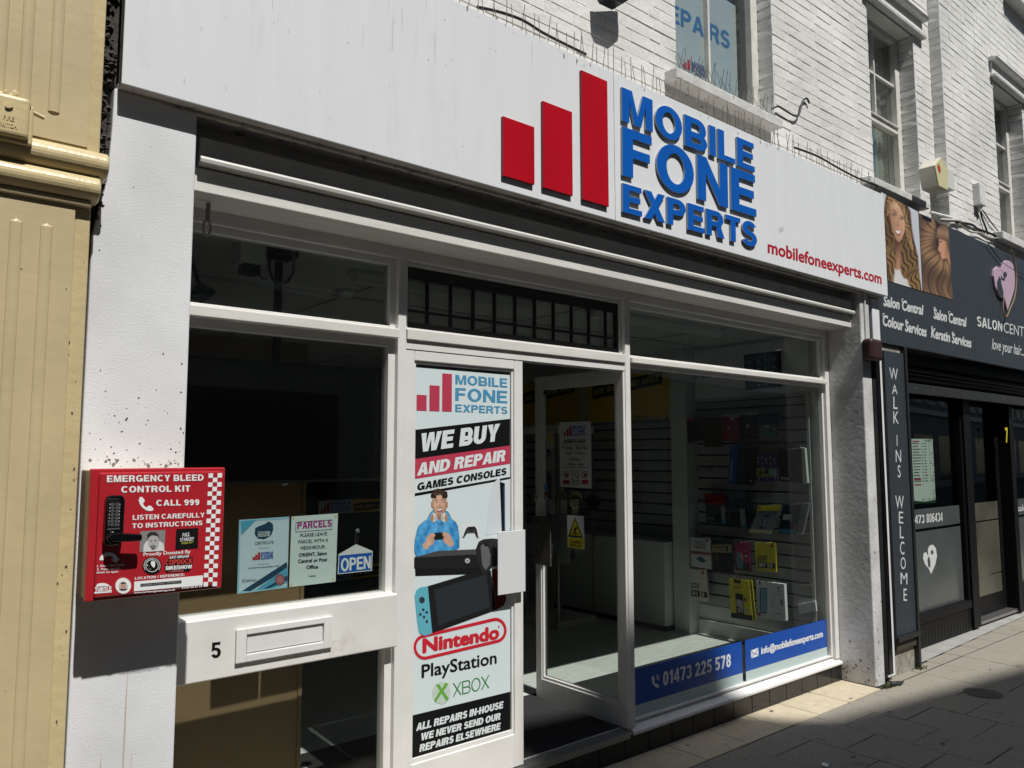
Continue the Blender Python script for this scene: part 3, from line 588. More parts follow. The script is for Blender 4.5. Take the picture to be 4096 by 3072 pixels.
x1a, x1b = X(c7(1894, 900)), X(c7(1963, 900)); x2a, x2b = X(e2(1822, 700)), X(e2(1860, 700)); xja = X(d4(1437, 520)); xl = .875
zt1, zt0 = Z(c7(900, 1165)), Z(c7(900, 1245)); zt0 -= .003
zh = 2.622
gl = .05
mb = MB(); mb.box(xl, XR-.004, 0, .09, zh, 2.680)
for a, b in ((x1a, x1b), (x2a, x2b)): mb.box(a, b, -.004, .09, .16, zh)
mb.box(xja, XR-.004, -.002, .09, .16, zh); mb.build('frame', m_frame, t, bevel=.004)
zl0 = Z(e2(150, 785)); zl1 = Z(e2(150, 702)); zr1 = Z(d4(700, 512)); zr0 = Z(d4(700, 555))
MB().box(xl, x1a-.002, -.022, .085, zt0, zt1).build('transom', m_woodw, t, bevel=.004)
MB().box(x1b+.002, x2a-.002, -.012, .085, zl0, zl1).build('transom', m_woodw, t, bevel=.004)
MB().box(x2b+.002, xja-.002, -.02, .085, zr0, zr1).build('transom', m_woodw, t, bevel=.004)
bead = MB()      # glazing beads round every light
def ring(x0, x1, z0, z1, wd=.024, y0=.022, y1=.08):
    bead.box(x0, x0+wd, y0, y1, z0, z1); bead.box(x1-wd, x1, y0, y1, z0, z1); bead.box(x0+wd, x1-wd, y0+.002, y1, z1-wd, z1); bead.box(x0+wd, x1-wd, y0+.002, y1, z0, z0+wd*.6)
ring(xl, x1a, zt1, zh-.001, .03); ring(x1b, x2a, zl1, zh-.001, .02); ring(x2b, xja, zr1, zh-.001, .03); ring(xl, x1a, .16, zt0, .036); ring(x2b, xja, .1725, zr0, .022)
bead.build('glazing_bead', m_frame, t, bevel=.002)
for x0, x1, z0, z1 in ((xl, x1a, zt1, zh), (xl, x1a, .16, zt0), (x2b, xja, zr1, zh), (x2b, xja, .162, zr0)):
    box('pane', m_glass, t, x0+.015, x1-.015, gl, gl+.006, z0+.01, z1-.015)
# leaded fanlight over the doors
lw = MB(); lx0, lx1 = x1b+.02, x2a-.02; lz0, lz1 = zl1+.012, zh-.022
lw.box(lx0, lx1, .03, .05, lz1-.055, lz1-.003); lw.box(lx0, lx1, .03, .05, lz0, lz0+.028); lw.box(lx1-.02, lx1, .03, .05, lz0+.028, lz1-.055)
for k in range(1, 11):
    xx = lx0+(lx1-lx0)*(k-.12)/10.6; lw.box(xx-.006, xx+.006, .032, .049, lz0+.028, lz1-.055)
hz = lz0+.085
xs_ = [lx0]+[lx0+(lx1-lx0)*(k-.12)/10.6 for k in range(1, 11)]+[lx1-.02]
for p, q in zip(xs_, xs_[1:]): lw.box(p+.006, q-.006, .034, .047, hz-.006, hz+.006)
lead = lw.build('leaded_light', m_lead, t); box('pane', m_glass, lead, lx0, lx1, .056, .06, lz0, lz1)
# sill, tiled riser, threshold
xd0, xd1 = x1b, x2a
MB().extrude_x([(-.018, .143), (-.024, .140), (-.026, .124), (-.018, .119), (.09, .119), (.09, .172), (.046, .170), (.03, .160)], x2b-.035, XR-.003).build('sill', m_frame, t, bevel=.004)
tm = MB(); x = .9
while x < XR-.02:
    tm.box(x+.0015, min(x+.205, XR-.002)-.0015, -.012+random.uniform(-.001, .001), .03, -.005, .1185); x += .207
tm.build('tiled_riser', m_tile, t, bevel=.002)
mb = MB(); mb.box(xd0-.02, xd1-.02, -.022, .06, .112, .146)
for k in range(5): mb.box(xd0-.02, xd1-.02, -.018+k*.014, -.011+k*.014, .146, .149)
mb.build('threshold', m_steel, t, bevel=.003)
box('sill', m_frame, t, .875, x1b-.001, -.03, .09, .112, .158, .003)
# number panel with letter box
zp1, zp0 = Z(d6(750, 712), -.03), Z(d6(750, 1058), -.03)
xp1 = x1a-.004
MB().extrude_x([(-.03, zp0+.004), (-.03, zp1-.006), (-.026, zp1), (.085, zp1+.004), (.085, zp0), (-.026, zp0)], .872, xp1).build('panel', mat('panel_gloss_paint', (.72, .71, .68), .4, .08, 5, .15, 30, dirt=.4, dcol=(.5, .46, .38), ds=6, dt=.63), t, bevel=.002)
P = front(-.044); q = rect(P, d6(440, 838), d6(1004, 945))
LB = MB(); x0, x1, z0, z1 = q[0][0], q[1][0], q[0][1], q[2][1]; z1 += .0
q2 = rect(P, d6(501, 872), d6(955, 915)); a0, a1, b0, b1 = q2[0][0], q2[1][0], q2[0][1]-.004, q2[2][1]
z0 = P.at(d6(436, 1045))[1]; z1 = P.at(d6(443, 842))[1]; b0 = P.at(d6(499, 988))[1]; b1 = P.at(d6(503, 872))[1]
LB.box(x0, a0, -.044, -.031, z0, z1); LB.box(a1, x1, -.044, -.031, z0, z1); LB.box(a0, a1, -.044, -.031, z0, b0); LB.box(a0, a1, -.044, -.031, b1, z1)
lb = LB.build('letter_box', m_frame, t, bevel=.003); box('flap', m_frame, lb, a0+.004, a1-.004, -.036, -.0315, b0+.004, b1-.003, .001)
P = front(-.03); caps(P, '5', d6(287, 1010), d6(345, 1003), d6(287, 918), BLACK, t, .2, name='number')

# ================================================================== DOORS
def frame4(mb, P, x0, x1, z0, z1, st, tr, br, d0, d1, st2=None):
    st2 = st2 or st
    for q in ((x0, x0+st, z0, z1), (x1-st2, x1, z0, z1), (x0+st, x1-st2, z1-tr, z1), (x0+st, x1-st2, z0, z0+br)):
        mb.slab(P, [Vector((q[0], q[2])), Vector((q[1], q[2])), Vector((q[1], q[3])), Vector((q[0], q[3]))], d0, d1)
P = front(.0); dx0 = X(d1(150, 110)); dx1 = X(d1(1127, 900)); dz1 = zl0-.045; dz0 = .152
DT = thing('door', 'closed white glazed door leaf covered by the tall games consoles poster', 'door', ((dx0+dx1)/2, .04, dz0))
mb = MB(); mb.box(x1b+.001, x2a-.001, .0, .08, zl0-.043, zl0-.002); mb.build('door_head', m_frame, t)
mb = MB(); frame4(mb, P, dx0+.002, dx1, dz0, dz1, .052, .05, .16, -.045, -.003, .058); mb.build('frame', m_frame, DT, bevel=.004)
gx0, gx1, gz0, gz1 = dx0+.054, dx1-.058, dz0+.16, dz1-.05
mb = MB(); frame4(mb, P, gx0, gx1, gz0, gz1, .013, .013, .022, -.04, -.012); mb.build('glazing_bead', m_frame, DT, bevel=.003)
box('pane', m_glass, DT, gx0, gx1, .026, .032, gz0, gz1)
PP = front(-.032); a = PP.at(d2(795, 5)); b = PP.at(d2(992, 388)); 
MB().box(a[0], b[0], -.034, -.028, b[1], PP.at(d1(1030, 1603))[1]).build('push_plate', mat('plate_paint', (.66, .68, .69), .4, dirt=.5, dcol=(.3, .28, .25), ds=60, dt=.74), DT, bevel=.002)
# open leaf, swung inwards about the right-hand jamb
ang = rad(89)
U = Vector((0, 1, 0)); hx = x2a-.014
DP = Plane((hx-.0, .0, 0), (0, -1, 0), (0, 0, 1))      # leaf lies along +y, seen face looks to -x
DO = thing('door', 'white glazed door leaf standing open into the shop with stickers on its glass', 'door', (hx, .4, dz0))
W_ = .79
mb = MB(); frame4(mb, DP, -W_, -.004, dz0, dz1+.02, .055, .075, .125, -.045, 0, .06); mb.build('frame', m_frame, DO, bevel=.004)
mb = MB(); frame4(mb, DP, -W_+.055, -.064, dz0+.125, dz1-.055, .012, .012, .018, -.038, -.006); mb.build('glazing_bead', m_frame, DO, bevel=.003)
mb = MB(); mb.slab(DP, [Vector((-W_+.06, dz0+.13)), Vector((-.07, dz0+.13)), Vector((-.07, dz1-.06)), Vector((-W_+.06, dz1-.06))], -.026, -.021); mb.build('pane', m_glass, DO)
m_pl = mat('worn_dark_plate', (.13, .12, .115), .4, .3, 20, dirt=.9, dcol=(.4, .38, .36), ds=38, dt=.6)
o1 = Plane((hx-.05, 0, 0), (0, -1, 0), (0, 0, 1))
MB().slab(o1, quad(o1, [d3(142, 1242), d3(265, 1252), d3(268, 1598), d3(140, 1575)]), -.003, .002).build('push_plate', m_pl, DO); 
MB().slab(DP, quad(DP, [d3(272, 1240), d3(360, 1248), d3(362, 1588), d3(272, 1580)]), -.052, -.048).build('push_plate', ink(.3, .31, .31), DO)
lk = DP.at(d3(165, 1117)); MB().tube([DP.pt(lk, 0), DP.pt(lk, .03)], .018, 14).build('lock', m_steel, DO)
DG = Plane((hx+.018, 0, 0), (0, -1, 0), (0, 0, 1))
t = thing('opening_hours_notice', 'white business hours notice with red and blue logo on the open door glass', 'notice', (hx, .4, 1.3))
MB().slab(DG, quad(DG, [d3(328, 592), d3(547, 585), d3(553, 1055), d3(332, 1042)]), 0, .001).build('sheet', m_card, t)
for q in (((362, 660), (374, 690)), ((380, 640), (394, 690)), ((398, 618), (412, 689))): patch('bar', DG, rect(DG, d3(*q[0]), d3(*q[1])), RED, t, .0016)
for s, bl, br, tl in (('MOBILE', (420, 637), (510, 636), (420, 617)), ('FONE', (420, 665), (510, 665), (420, 641)), ('EXPERTS', (420, 688), (510, 688), (420, 670))): caps(DG, s, d3(*bl), d3(*br), d3(*tl), BLUE, t, .2, .0016)
caps(DG, 'BUSINESS HOURS', d3(358, 738), d3(515, 738), d3(360, 712), BLACK, t, .2, .0016, shear=.2)
for s, bl, br, tl in (('Monday - Saturday', (352, 780), (523, 780), (352, 760)), ('Sunday', (404, 859), (470, 859), (404, 840))): words(DG, s, d3(*bl), d3(*br), d3(*tl), BLACK, t, .02, .0016)
for s, bl, br, tl in (('10am - 5.30pm', (374, 816), (502, 816), (374, 797)), ('10.30am - 4pm', (378, 896), (500, 896), (378, 877))): words(DG, s, d3(*bl), d3(*br), d3(*tl), ink(.3, .03, .03), t, .02, .0016)
for y in (751, 906, 1022): patch('rule', DG, quad(DG, [d3(347, y), d3(533, y), d3(533, y+3), d3(347, y+3)]), BLACK, t, .0016)
for cx in (375, 507):
    for r1, r2 in ((20, 16),):
        o_ = ell(DG, d3(cx, 958), r1*.5727, 25*.5727); i_ = ell(DG, d3(cx, 958), r2*.5727, 20*.5727); mb = MB()
        for k in range(28): mb.slab(DG, [o_[k], o_[(k+1) % 28], i_[(k+1) % 28], i_[k]], .0012, .0016)
        mb.slab(DG, quad(DG, [d3(cx-14, 938), d3(cx-10, 938), d3(cx+14, 978), d3(cx+10, 978)]), .0012, .0018); mb.build('symbol', RED, t)
    patch('symbol', DG, ell(DG, d3(cx+2, 960), 5, 7), BLACK, t, .0014)
    patch('caption', DG, quad(DG, [d3(cx-21, 996), d3(cx+22, 996), d3(cx+22, 1020), d3(cx-21, 1020)]), RED, t, .0016)
mb = MB()
for a, b in (((420, 925), (464, 928)), ((420, 1016), (464, 1019)), ((420, 928), (424, 1016)), ((460, 928), (464, 1016))): mb.slab(DG, rect(DG, d3(*a), d3(*b)), .0012, .0016)
mb.slab(DG, quad(DG, [d3(428, 945), d3(432, 942), d3(456, 980), d3(452, 984)]), .0012, .0016); mb.build('symbol', BLACK, t)
words(DG, 'NO BIKES', d3(426, 1009), d3(459, 1010), d3(426, 998), BLACK, t, .03, .0016)
t = thing('caution_sign', 'yellow and white caution mind the step sticker on the open door glass', 'sign', (hx, .4, .9))
MB().slab(DG, quad(DG, [d3(381, 1240), d3(496, 1248), d3(503, 1480), d3(386, 1465)]), 0, .001).build('sheet', m_card, t)
patch('triangle', DG, quad(DG, [d3(437, 1255), d3(494, 1398), d3(389, 1390)]), BLACK, t, .0016); patch('triangle', DG, quad(DG, [d3(437, 1275), d3(480, 1388), d3(402, 1381)]), YEL, t, .002)
patch('symbol', DG, quad(DG, [d3(q[0], q[1]) for q in ((452, 1322), (458, 1328), (450, 1340), (440, 1345), (446, 1358), (436, 1366), (428, 1362), (437, 1356), (428, 1343), (436, 1330))]), BLACK, t, .0024)
patch('symbol', DG, quad(DG, [d3(415, 1366), d3(468, 1370), d3(468, 1375), d3(415, 1371)]), BLACK, t, .0024)
patch('caption', DG, quad(DG, [d3(387, 1397), d3(500, 1404), d3(502, 1478), d3(388, 1463)]), YEL, t, .0016)
words(DG, 'Caution', d3(407, 1432), d3(477, 1438), d3(407, 1412), BLACK, t, .03, .002); words(DG, 'Mind the step', d3(402, 1453), d3(483, 1461), d3(402, 1440), BLACK, t, .03, .002)
for (cx, cy, lab) in ((337, 1130, 'left gold laurel certificate sticker under the business hours notice'), (442, 1138, 'gold laurel certificate sticker right of its twin, near the caution sign')):
    t = thing('certificate_sticker', lab, 'sticker', DG.pt(DG.at(d3(cx, cy+60))), 'laurel stickers on the open door')
    mb = MB()
    for k in range(26):
        a = rad(-60+300*k/25); c_ = (cx+40*math.sin(a+math.pi*.85)*1, cy+58*math.cos(a+math.pi*.85)); mb.slab(DG, ell(DG, d3(*c_), 4.2*.57, 5.5*.57, 6), 0, .0008)
    mb.build('laurel', ink(.35, .3, .08), t); words(DG, 'Certificate', d3(cx-26, cy+6), d3(cx+28, cy+8), d3(cx-26, cy-12), ink(.3, .27, .1), t, .02)
    words(DG, '2021', d3(cx-14, cy-32), d3(cx+14, cy-32), d3(cx-14, cy-42), ink(.3, .27, .1), t, .02)
t = thing('round_sticker', 'dark round sticker right of the gold laurel stickers', 'sticker', DG.pt(DG.at(d3(562, 1200))))
patch('disc', DG, ell(DG, d3(562, 1147), 52*.5727, 53*.5727), ink(.012, .012, .014), t, .001); 
o_ = ell(DG, d3(562, 1147), 44*.57, 45*.57); i_ = ell(DG, d3(562, 1147), 40*.57, 41*.57); mb = MB()
for k in range(28): mb.slab(DG, [o_[k], o_[(k+1) % 28], i_[(k+1) % 28], i_[k]], .001, .0014)
mb.build('ring', ink(.06, .06, .06), t)
for (x0, y0, x1, y1, c, lab) in ((238, 655, 285, 775, ink(.4, .4, .38), 'white sticker with yellow badge left of business hours notice'), (222, 1028, 252, 1070, ink(.1, .25, .5), 'blue card payment sticker at the door edge'), (222, 1075, 250, 1105, ink(.25, .1, .06), 'red card payment sticker at the door edge'), (220, 1110, 252, 1138, ink(.4, .4, .42), 'white card payment sticker at the door edge'), (206, 333, 243, 400, ink(.1, .04, .09), 'purple sticker in the top corner of the open door'), (268, 1145, 288, 1215, ink(.4, .42, .42), 'small white label near the door lock')):
    o = MB().slab(DG, rect(DG, d3(x0, y0), d3(x1, y1)), 0, .001).build('sticker', c); tag(o, lab, 'sticker')
    if x0 == 238: patch('badge', DG, ell(DG, d3(261, 705), 13, 22, 6), ink(.45, .4, .08), o, .0016)

# ================================================================== DOOR POSTER
P = front(.020)
t = thing('door_poster', 'tall white games console repair poster filling the left door glass', 'poster', (2.3, .02, gz0))
gq = quad(P, [d1(213, 203), d1(1022, 278), d2(890, 1430), d2(135, 1640)])
lx = min(p[0] for p in gq)-.004; rx = max(p[0] for p in gq); 
MB().slab(P, [Vector((gx0+.016, gz0+.03)), Vector((gx1-.016, gz0+.03)), Vector((gx1-.016, gz1-.03)), Vector((gx0+.016, gz1-.03))], -.002, 0).build('sheet', mat('poster_print', (.63, .72, .735), .35), t)
XL, XRt = gx0+.017, gx1-.017
def band(pl, pr, pbr, pbl, m, d=.0008):   # slanting stripe across the sheet: heights where it meets the two sides
    q = quad(P, [pl, pr, pbr, pbl])
    def hgt(a, b, x): return a[1]+(b[1]-a[1])*(x-a[0])/(b[0]-a[0])
    return patch('stripe', P, [(XL, hgt(q[0], q[1], XL)), (XRt, hgt(q[0], q[1], XRt)), (XRt, hgt(q[3], q[2], XRt)), (XL, hgt(q[3], q[2], XL))], m, t, d)
PINK = ink(.46, .045, .085)
logo(P, t, [(d1(241, 474), d1(323, 608)), (d1(348, 395), d1(430, 612)), (d1(454, 297), d1(532, 615))], [('MOBILE', d1(562, 386), d1(993, 415), d1(562, 308)), ('FONE', d1(560, 522), d1(993, 545), d1(562, 416)), ('EXPERTS', d1(560, 616), d1(993, 634), d1(562, 553))], PINK, SKYB, .2)
band(d1(205, 768), d1(1022, 673), d1(1020, 895), d1(200, 1012), BLACK)
band(d1(200, 1012), d1(1020, 895), d1(1022, 1045), d1(195, 1178), PINK)
band(d1(190, 1298), d1(1022, 1155), d1(1022, 1171), d1(190, 1322), BLACK)
PW = ink(.66, .72, .73); 
caps(P, 'WE BUY', d1(262, 952), d1(935, 855), d1(262, 798), PW, t, .27, shear=.12, gap=.05)
caps(P, 'AND REPAIR', d1(243, 1147), d1(985, 1022), d1(243, 1045), PW, t, .26, shear=.14, gap=.05)
caps(P, 'GAMES CONSOLES', d1(243, 1270), d1(990, 1136), d1(243, 1208), BLACK, t, .25, shear=.1, gap=.05)
band(d2(140, 1290), d2(890, 1108), d2(888, 1460), d2(135, 1640), BLACK)
caps(P, 'ALL REPAIRS IN-HOUSE', d2(205, 1394), d2(836, 1226), d2(205, 1340), PW, t, .26, shear=.14, gap=.05)
caps(P, 'WE NEVER SEND OUR', d2(236, 1464), d2(816, 1308), d2(236, 1412), PW, t, .26, shear=.14, gap=.05)
caps(P, 'REPAIRS ELSEWHERE', d2(228, 1545), d2(816, 1380), d2(228, 1492), PW, t, .26, shear=.14, gap=.05)
pp = lambda name, pts, m, d=.001: patch(name, P, [P.at(p) for p in pts], m, t, d)
def px1(*q): return [d1(*k) for k in q]
def px2(*q): return [d2(*k) for k in q]
# printed figure: hoodie, head, curly hair, headphones, hands on a gamepad
pr = Print(P, d1, ((215, 1235), (605, 1270), (605, 1815), (215, 1822)), 118, 170); nz = np.sin(pr.X*.06+pr.Y*.03)*.5+np.sin(pr.X*.11-pr.Y*.05+1)*.3+np.sin(pr.Y*.13+pr.X*.02)*.2
hd = [(243, 1610), (256, 1568), (290, 1535), (330, 1508), (352, 1460), (372, 1438), (492, 1438), (512, 1466), (528, 1504), (566, 1535), (582, 1570), (592, 1650), (594, 1740), (560, 1764), (490, 1774), (400, 1790), (290, 1806), (236, 1816), (220, 1760), (228, 1680)]
pr.mix(pr.mask(hd, 4), (.025, .2, .47), (.12, .45, .78), .5+.38*nz-.35*np.clip((pr.X-500)/90, 0, 1)-.25*np.clip((300-pr.X)/70, 0, 1))
for pts, a in (([(300, 1640), (345, 1560), (352, 1570), (318, 1650)], .5), ([(520, 1560), (545, 1640), (535, 1650), (510, 1570)], .5), ([(360, 1462), (380, 1500), (430, 1540), (485, 1500), (505, 1462), (500, 1490), (470, 1540), (430, 1560), (385, 1535)], .6)): pr.put(a*pr.mask(pts, 9), (.015, .12, .3))
for x in (402, 476): pr.put(.7*pr.mask([(x, 1530), (x+5, 1530), (x+2, 1640), (x-3, 1640)], 3), (.3, .55, .75))
pr.put(pr.mask([(398, 1440), (470, 1440), (464, 1500), (430, 1516), (404, 1496)], 5), (.33, .16, .1))
for x in (371, 489): pr.put(pr.blob(x, 1386, 9, 22, .5), (.42, .21, .14))
fm = pr.mask([(374, 1330), (400, 1310), (460, 1310), (487, 1330), (488, 1395), (478, 1440), (458, 1472), (430, 1486), (404, 1474), (384, 1440), (373, 1395)], 5)
pr.mix(fm, (.33, .165, .1), (.66, .41, .29), .62+.35*np.cos((pr.X-425)/42)-.45*np.clip((pr.X-455)/40, 0, 1)-.25*np.clip((385-pr.X)/20, 0, 1))
pr.put(.6*pr.mask([(376, 1405), (388, 1430), (408, 1455), (432, 1464), (458, 1450), (476, 1425), (487, 1400), (480, 1448), (458, 1476), (430, 1488), (402, 1476), (382, 1444)], 14), (.13, .07, .045)); pr.put(.55*pr.mask([(398, 1412), (430, 1403), (462, 1408), (458, 1416), (430, 1412), (402, 1420)], 7), (.13, .07, .045))
for x, y in ((403, 1364), (456, 1362)):
    pr.put(.6*pr.blob(x, y, 17, 10, 1), (.3, .15, .1)); pr.put(.95*pr.blob(x, y, 11, 6, .5), (.7, .68, .64)); pr.put(pr.blob(x+1, y, 5, 6, .4), (.05, .03, .02))
for pts in ([(384, 1350), (402, 1341), (420, 1347), (420, 1352), (402, 1347), (386, 1355)], [(438, 1346), (456, 1339), (475, 1346), (474, 1351), (456, 1345), (440, 1351)]): pr.put(.9*pr.mask(pts, 3), (.05, .028, .018))
pr.put(.5*pr.mask([(430, 1355), (440, 1396), (426, 1402), (424, 1392)], 7), (.36, .17, .11)); pr.put(.5*pr.blob(431, 1400, 14, 5, .9), (.3, .12, .08))
pr.put(pr.mask([(400, 1418), (430, 1424), (460, 1411), (456, 1438), (436, 1456), (414, 1448)], 4), (.17, .035, .03)); pr.put(pr.mask([(404, 1421), (430, 1428), (456, 1415), (453, 1427), (431, 1438), (409, 1431)], 3), (.82, .8, .77)); pr.put(.6*pr.blob(432, 1447, 13, 6, .7), (.5, .2, .18))
rh = random.Random(2); hm = np.zeros(pr.X.shape)
for k in range(60):
    a = rad(rh.uniform(-12, 192)); q_ = rh.uniform(.55, 1.0); hm = np.maximum(hm, pr.blob(428+60*q_*math.cos(a), 1316-56*q_*math.sin(a)+10*(1-q_), rh.uniform(10, 16), rh.uniform(9, 15), .3))
pr.put(hm, (.022, .013, .009)); rh = random.Random(3)
for k in range(46): a = rad(rh.uniform(0, 180)); q_ = rh.uniform(.4, .98); pr.put(.6*pr.blob(428+58*q_*math.cos(a), 1314-54*q_*math.sin(a), 5, 4, .9), (.12, .075, .05))
for x, f_ in ((384, -1), (470, 1)): pr.put(pr.blob(x, 1492, 27, 38, .2), (.66, .66, .64)); pr.put(.7*pr.blob(x-f_*13, 1492, 9, 30, .8), (.3, .31, .31)); pr.put(pr.blob(x+f_*14, 1496, 12, 33, .3), (.42, .21, .09)); pr.put(.5*pr.blob(x-f_*6, 1478, 8, 12, .8), (.8, .8, .78))
pr.put(pr.mask([(368, 1632), (398, 1618), (470, 1616), (486, 1650), (478, 1676), (380, 1680), (366, 1668)], 4), (.012, .012, .014))
for (x, y, r1, r2) in ((352, 1680, 34, 44), (496, 1672, 34, 44), (372, 1640, 22, 18), (476, 1630, 22, 18), (318, 1726, 26, 30), (522, 1706, 26, 28)): pr.put(pr.blob(x, y, r1, r2, .25), (.58, .34, .24))
for x, y, f_ in ((372, 1664, 1), (376, 1682, 1), (380, 1700, 1), (474, 1660, -1), (470, 1678, -1), (466, 1696, -1)): pr.put(.75*pr.mask([(x-14, y-3), (x+14, y-5), (x+14, y-1), (x-14, y+1)], 3), (.27, .12, .08))
pr.put(.6*pr.blob(340, 1704, 16, 24, 1), (.68, .43, .31))
pr.build(t, .0012, cut=True)
# printed consoles
pp('printed_console', px1((817, 1640), (838, 1400), (872, 1212), (930, 1158), (936, 1300), (945, 1606), (900, 1625)), ink(.6, .66, .68), .001)
pp('printed_console', px1((930, 1195), (972, 1210), (974, 1602), (947, 1606)), BLACK, .0012); pp('printed_console', px1((972, 1205), (988, 1180), (1018, 1172), (1018, 1600), (975, 1602)), ink(.62, .68, .7), .0012)
pp('printed_console', px1((962, 1230), (971, 1233), (974, 1590), (966, 1592)), ink(.07, .09, .2), .0014)
pp('printed_gamepad', px1((612, 1640), (625, 1565), (650, 1545), (740, 1542), (760, 1560), (773, 1640), (765, 1659), (735, 1659), (725, 1620), (655, 1625), (640, 1659), (615, 1659)), ink(.68, .7, .71), .0014)
pp('printed_gamepad', px1((648, 1590), (665, 1570), (722, 1566), (738, 1590), (752, 1659), (738, 1659), (722, 1618), (658, 1622), (634, 1659), (622, 1659)), ink(.02, .02, .022), .0017)
for cx in (666, 714): patch('printed_gamepad', P, ell(P, d1(cx, 1607), 13*.48, 12*.48, 14), ink(.05, .05, .055), t, .002)
pp('printed_console', px2((180, 146), (360, 96), (640, 84), (796, 76), (796, 110), (610, 128)), ink(.06, .062, .064), .0016)
pp('printed_console', px2((178, 146), (610, 122), (700, 128), (796, 112), (796, 205), (610, 218), (178, 222)), ink(.014, .014, .015), .0018)
pp('printed_console', px2((197, 225), (606, 222), (700, 214), (700, 250), (608, 262), (200, 276)), ink(.009, .009, .01), .0017)
patch('printed_badge', P, ell(P, d2(574, 167), 10, 10, 16), ink(.45, .46, .46), t, .0021); pp('printed_badge', px2((567, 160), (570, 158), (581, 174), (578, 176)), ink(.02, .02, .02), .0024); pp('printed_badge', px2((581, 158), (579, 156), (567, 173), (570, 176)), ink(.02, .02, .02), .0025)
pp('printed_gamepad', px2((632, 88), (655, 30), (690, 12), (760, 6), (796, 12), (796, 130), (770, 190), (720, 250), (690, 260), (668, 235), (640, 130)), ink(.02, .02, .021), .0022)
pp('printed_gamepad', px2((668, 60), (700, 40), (740, 95), (735, 195), (706, 235), (680, 200)), ink(.12, .12, .125), .0024)
for x, y, r_ in ((706, 50, 14), (745, 98, 15), (770, 40, 8), (733, 24, 6)): patch('printed_gamepad', P, ell(P, d2(x, y), r_*.55, r_*.6, 14), ink(.01, .01, .011), t, .0027)
pp('printed_handheld', px2((289, 350), (560, 268), (742, 235), (782, 520), (322, 688)), ink(.012, .012, .013), .0019)
pp('printed_handheld', px2((335, 375), (712, 265), (735, 500), (365, 634)), ink(.022, .028, .034), .0021)
pp('printed_handheld', px2((194, 420), (205, 380), (235, 358), (288, 350), (320, 688), (275, 706), (245, 700), (225, 680), (212, 600)), ink(.11, .4, .5), .0021)
pp('printed_handheld', px2((748, 232), (790, 224), (796, 260), (850, 410), (852, 450), (835, 490), (782, 520)), ink(.13, .012, .012), .0021)
for x, y, r_ in ((246, 450, 22), (255, 519, 10), (235, 553, 10), (280, 538, 10), (261, 572, 10)): patch('printed_handheld', P, ell(P, d2(x, y), r_*.52, r_*.6, 18), ink(.03, .04, .045), t, .0024)
pp('printed_handheld', px2((273, 597), (289, 592), (290, 612), (275, 618)), ink(.03, .04, .045), .0024)
# brand marks
LR = ink(.55, .02, .035)
def stadium(c0, c1, r_, n=14):
    dx, dy = c1[0]-c0[0], c1[1]-c0[1]; a0 = math.atan2(dy, dx); pts = []
    for k in range(n+1): a = a0-math.pi/2+math.pi*k/n; pts.append((c1[0]+r_[0]*math.cos(a), c1[1]+r_[1]*math.sin(a)))
    for k in range(n+1): a = a0+math.pi/2+math.pi*k/n; pts.append((c0[0]+r_[0]*math.cos(a), c0[1]+r_[1]*math.sin(a)))
    return pts
so_ = stadium((266, 789), (778, 668), (79, 91)); si_ = stadium((266, 789), (778, 668), (60, 68)); mb = MB()
for k in range(len(so_)):
    k2 = (k+1) % len(so_); mb.slab(P, [P.at(d2(*q)) for q in (so_[k], so_[k2], si_[k2], si_[k])], .0008, .0012)
mb.build('brand_mark', LR, t)
words(P, 'Nintendo', d2(258, 828), d2(798, 724), d2(258, 732), LR, t, .05, .0014)
words(P, 'R', d2(796, 652), d2(806, 650), d2(796, 636), LR, t, .02, .0014)
words(P, 'PlayStation', d2(247, 1010), d2(783, 905), d2(247, 918), BLACK, t, .02, .0014)
patch('brand_mark', P, ell(P, d2(388, 1119), 65*.5556, 81*.5556, 36), ink(.5, .58, .52), t, .001)
pp('brand_mark', px2((345, 1055), (372, 1058), (392, 1088), (415, 1045), (438, 1052), (402, 1105), (440, 1158), (425, 1180), (388, 1122), (345, 1188), (336, 1170), (376, 1102)), ink(.12, .38, .05), .0014)
caps(P, 'XBOX', d2(470, 1146), d2(732, 1082), d2(470, 1050), ink(.03, .2, .05), t, .09, .0014, gap=.06)

# ================================================================== RED EMERGENCY CABINET
KY = -.437; P = front(KY)
kx0, kx1 = P.at(ck(280, 180))[0]-.0, P.at(ck(1557, 178))[0]; kz1 = P.at(ck(345, 178))[1]; kz0 = P.at(ck(300, 1445))[1]
K = thing('emergency_cabinet', 'red metal emergency bleed control kit cabinet with black keypad lock', 'first aid cabinet', ((kx0+kx1)/2, -.35, kz0))
m_redp = mat('red_powder_coat', (.42, .017, .026), .32, .06, 8, dirt=.25, dcol=(.6, .2, .2), ds=50, dt=.76, coat=.3)
m_kitbody = mat('weathered_bounce_lit_side', (.62, .47, .36), .55, .25, 12, dirt=.4, dcol=(.14, .09, .06), ds=10, dt=.6, stretch=(1, 1, 1))  # weathered tan, its colour lifted to stand in for light bounced off the yellow pilaster
MB().box(kx0+.004, kx1-.004, -.395, -.2705, kz0+.006, kz1-.004).build('casing', m_kitbody, K, bevel=.004)
MB().box(kx0, kx1, -.425, -.397, kz0, kz1).build('door', m_redp, K, bevel=.005, seg=3)
FPn = MB(); a = .022; FPn.box(kx0+a, kx1-.016, KY+.0, -.4252, kz0+.012, kz1-.012); FPn.build('front_panel', m_redp, K, bevel=.006, seg=3)
T = lambda f, s, bl, br, tl, *a, **k: f(P, s, ck(*bl), ck(*br), ck(*tl), WHITE, K, *a, **k)
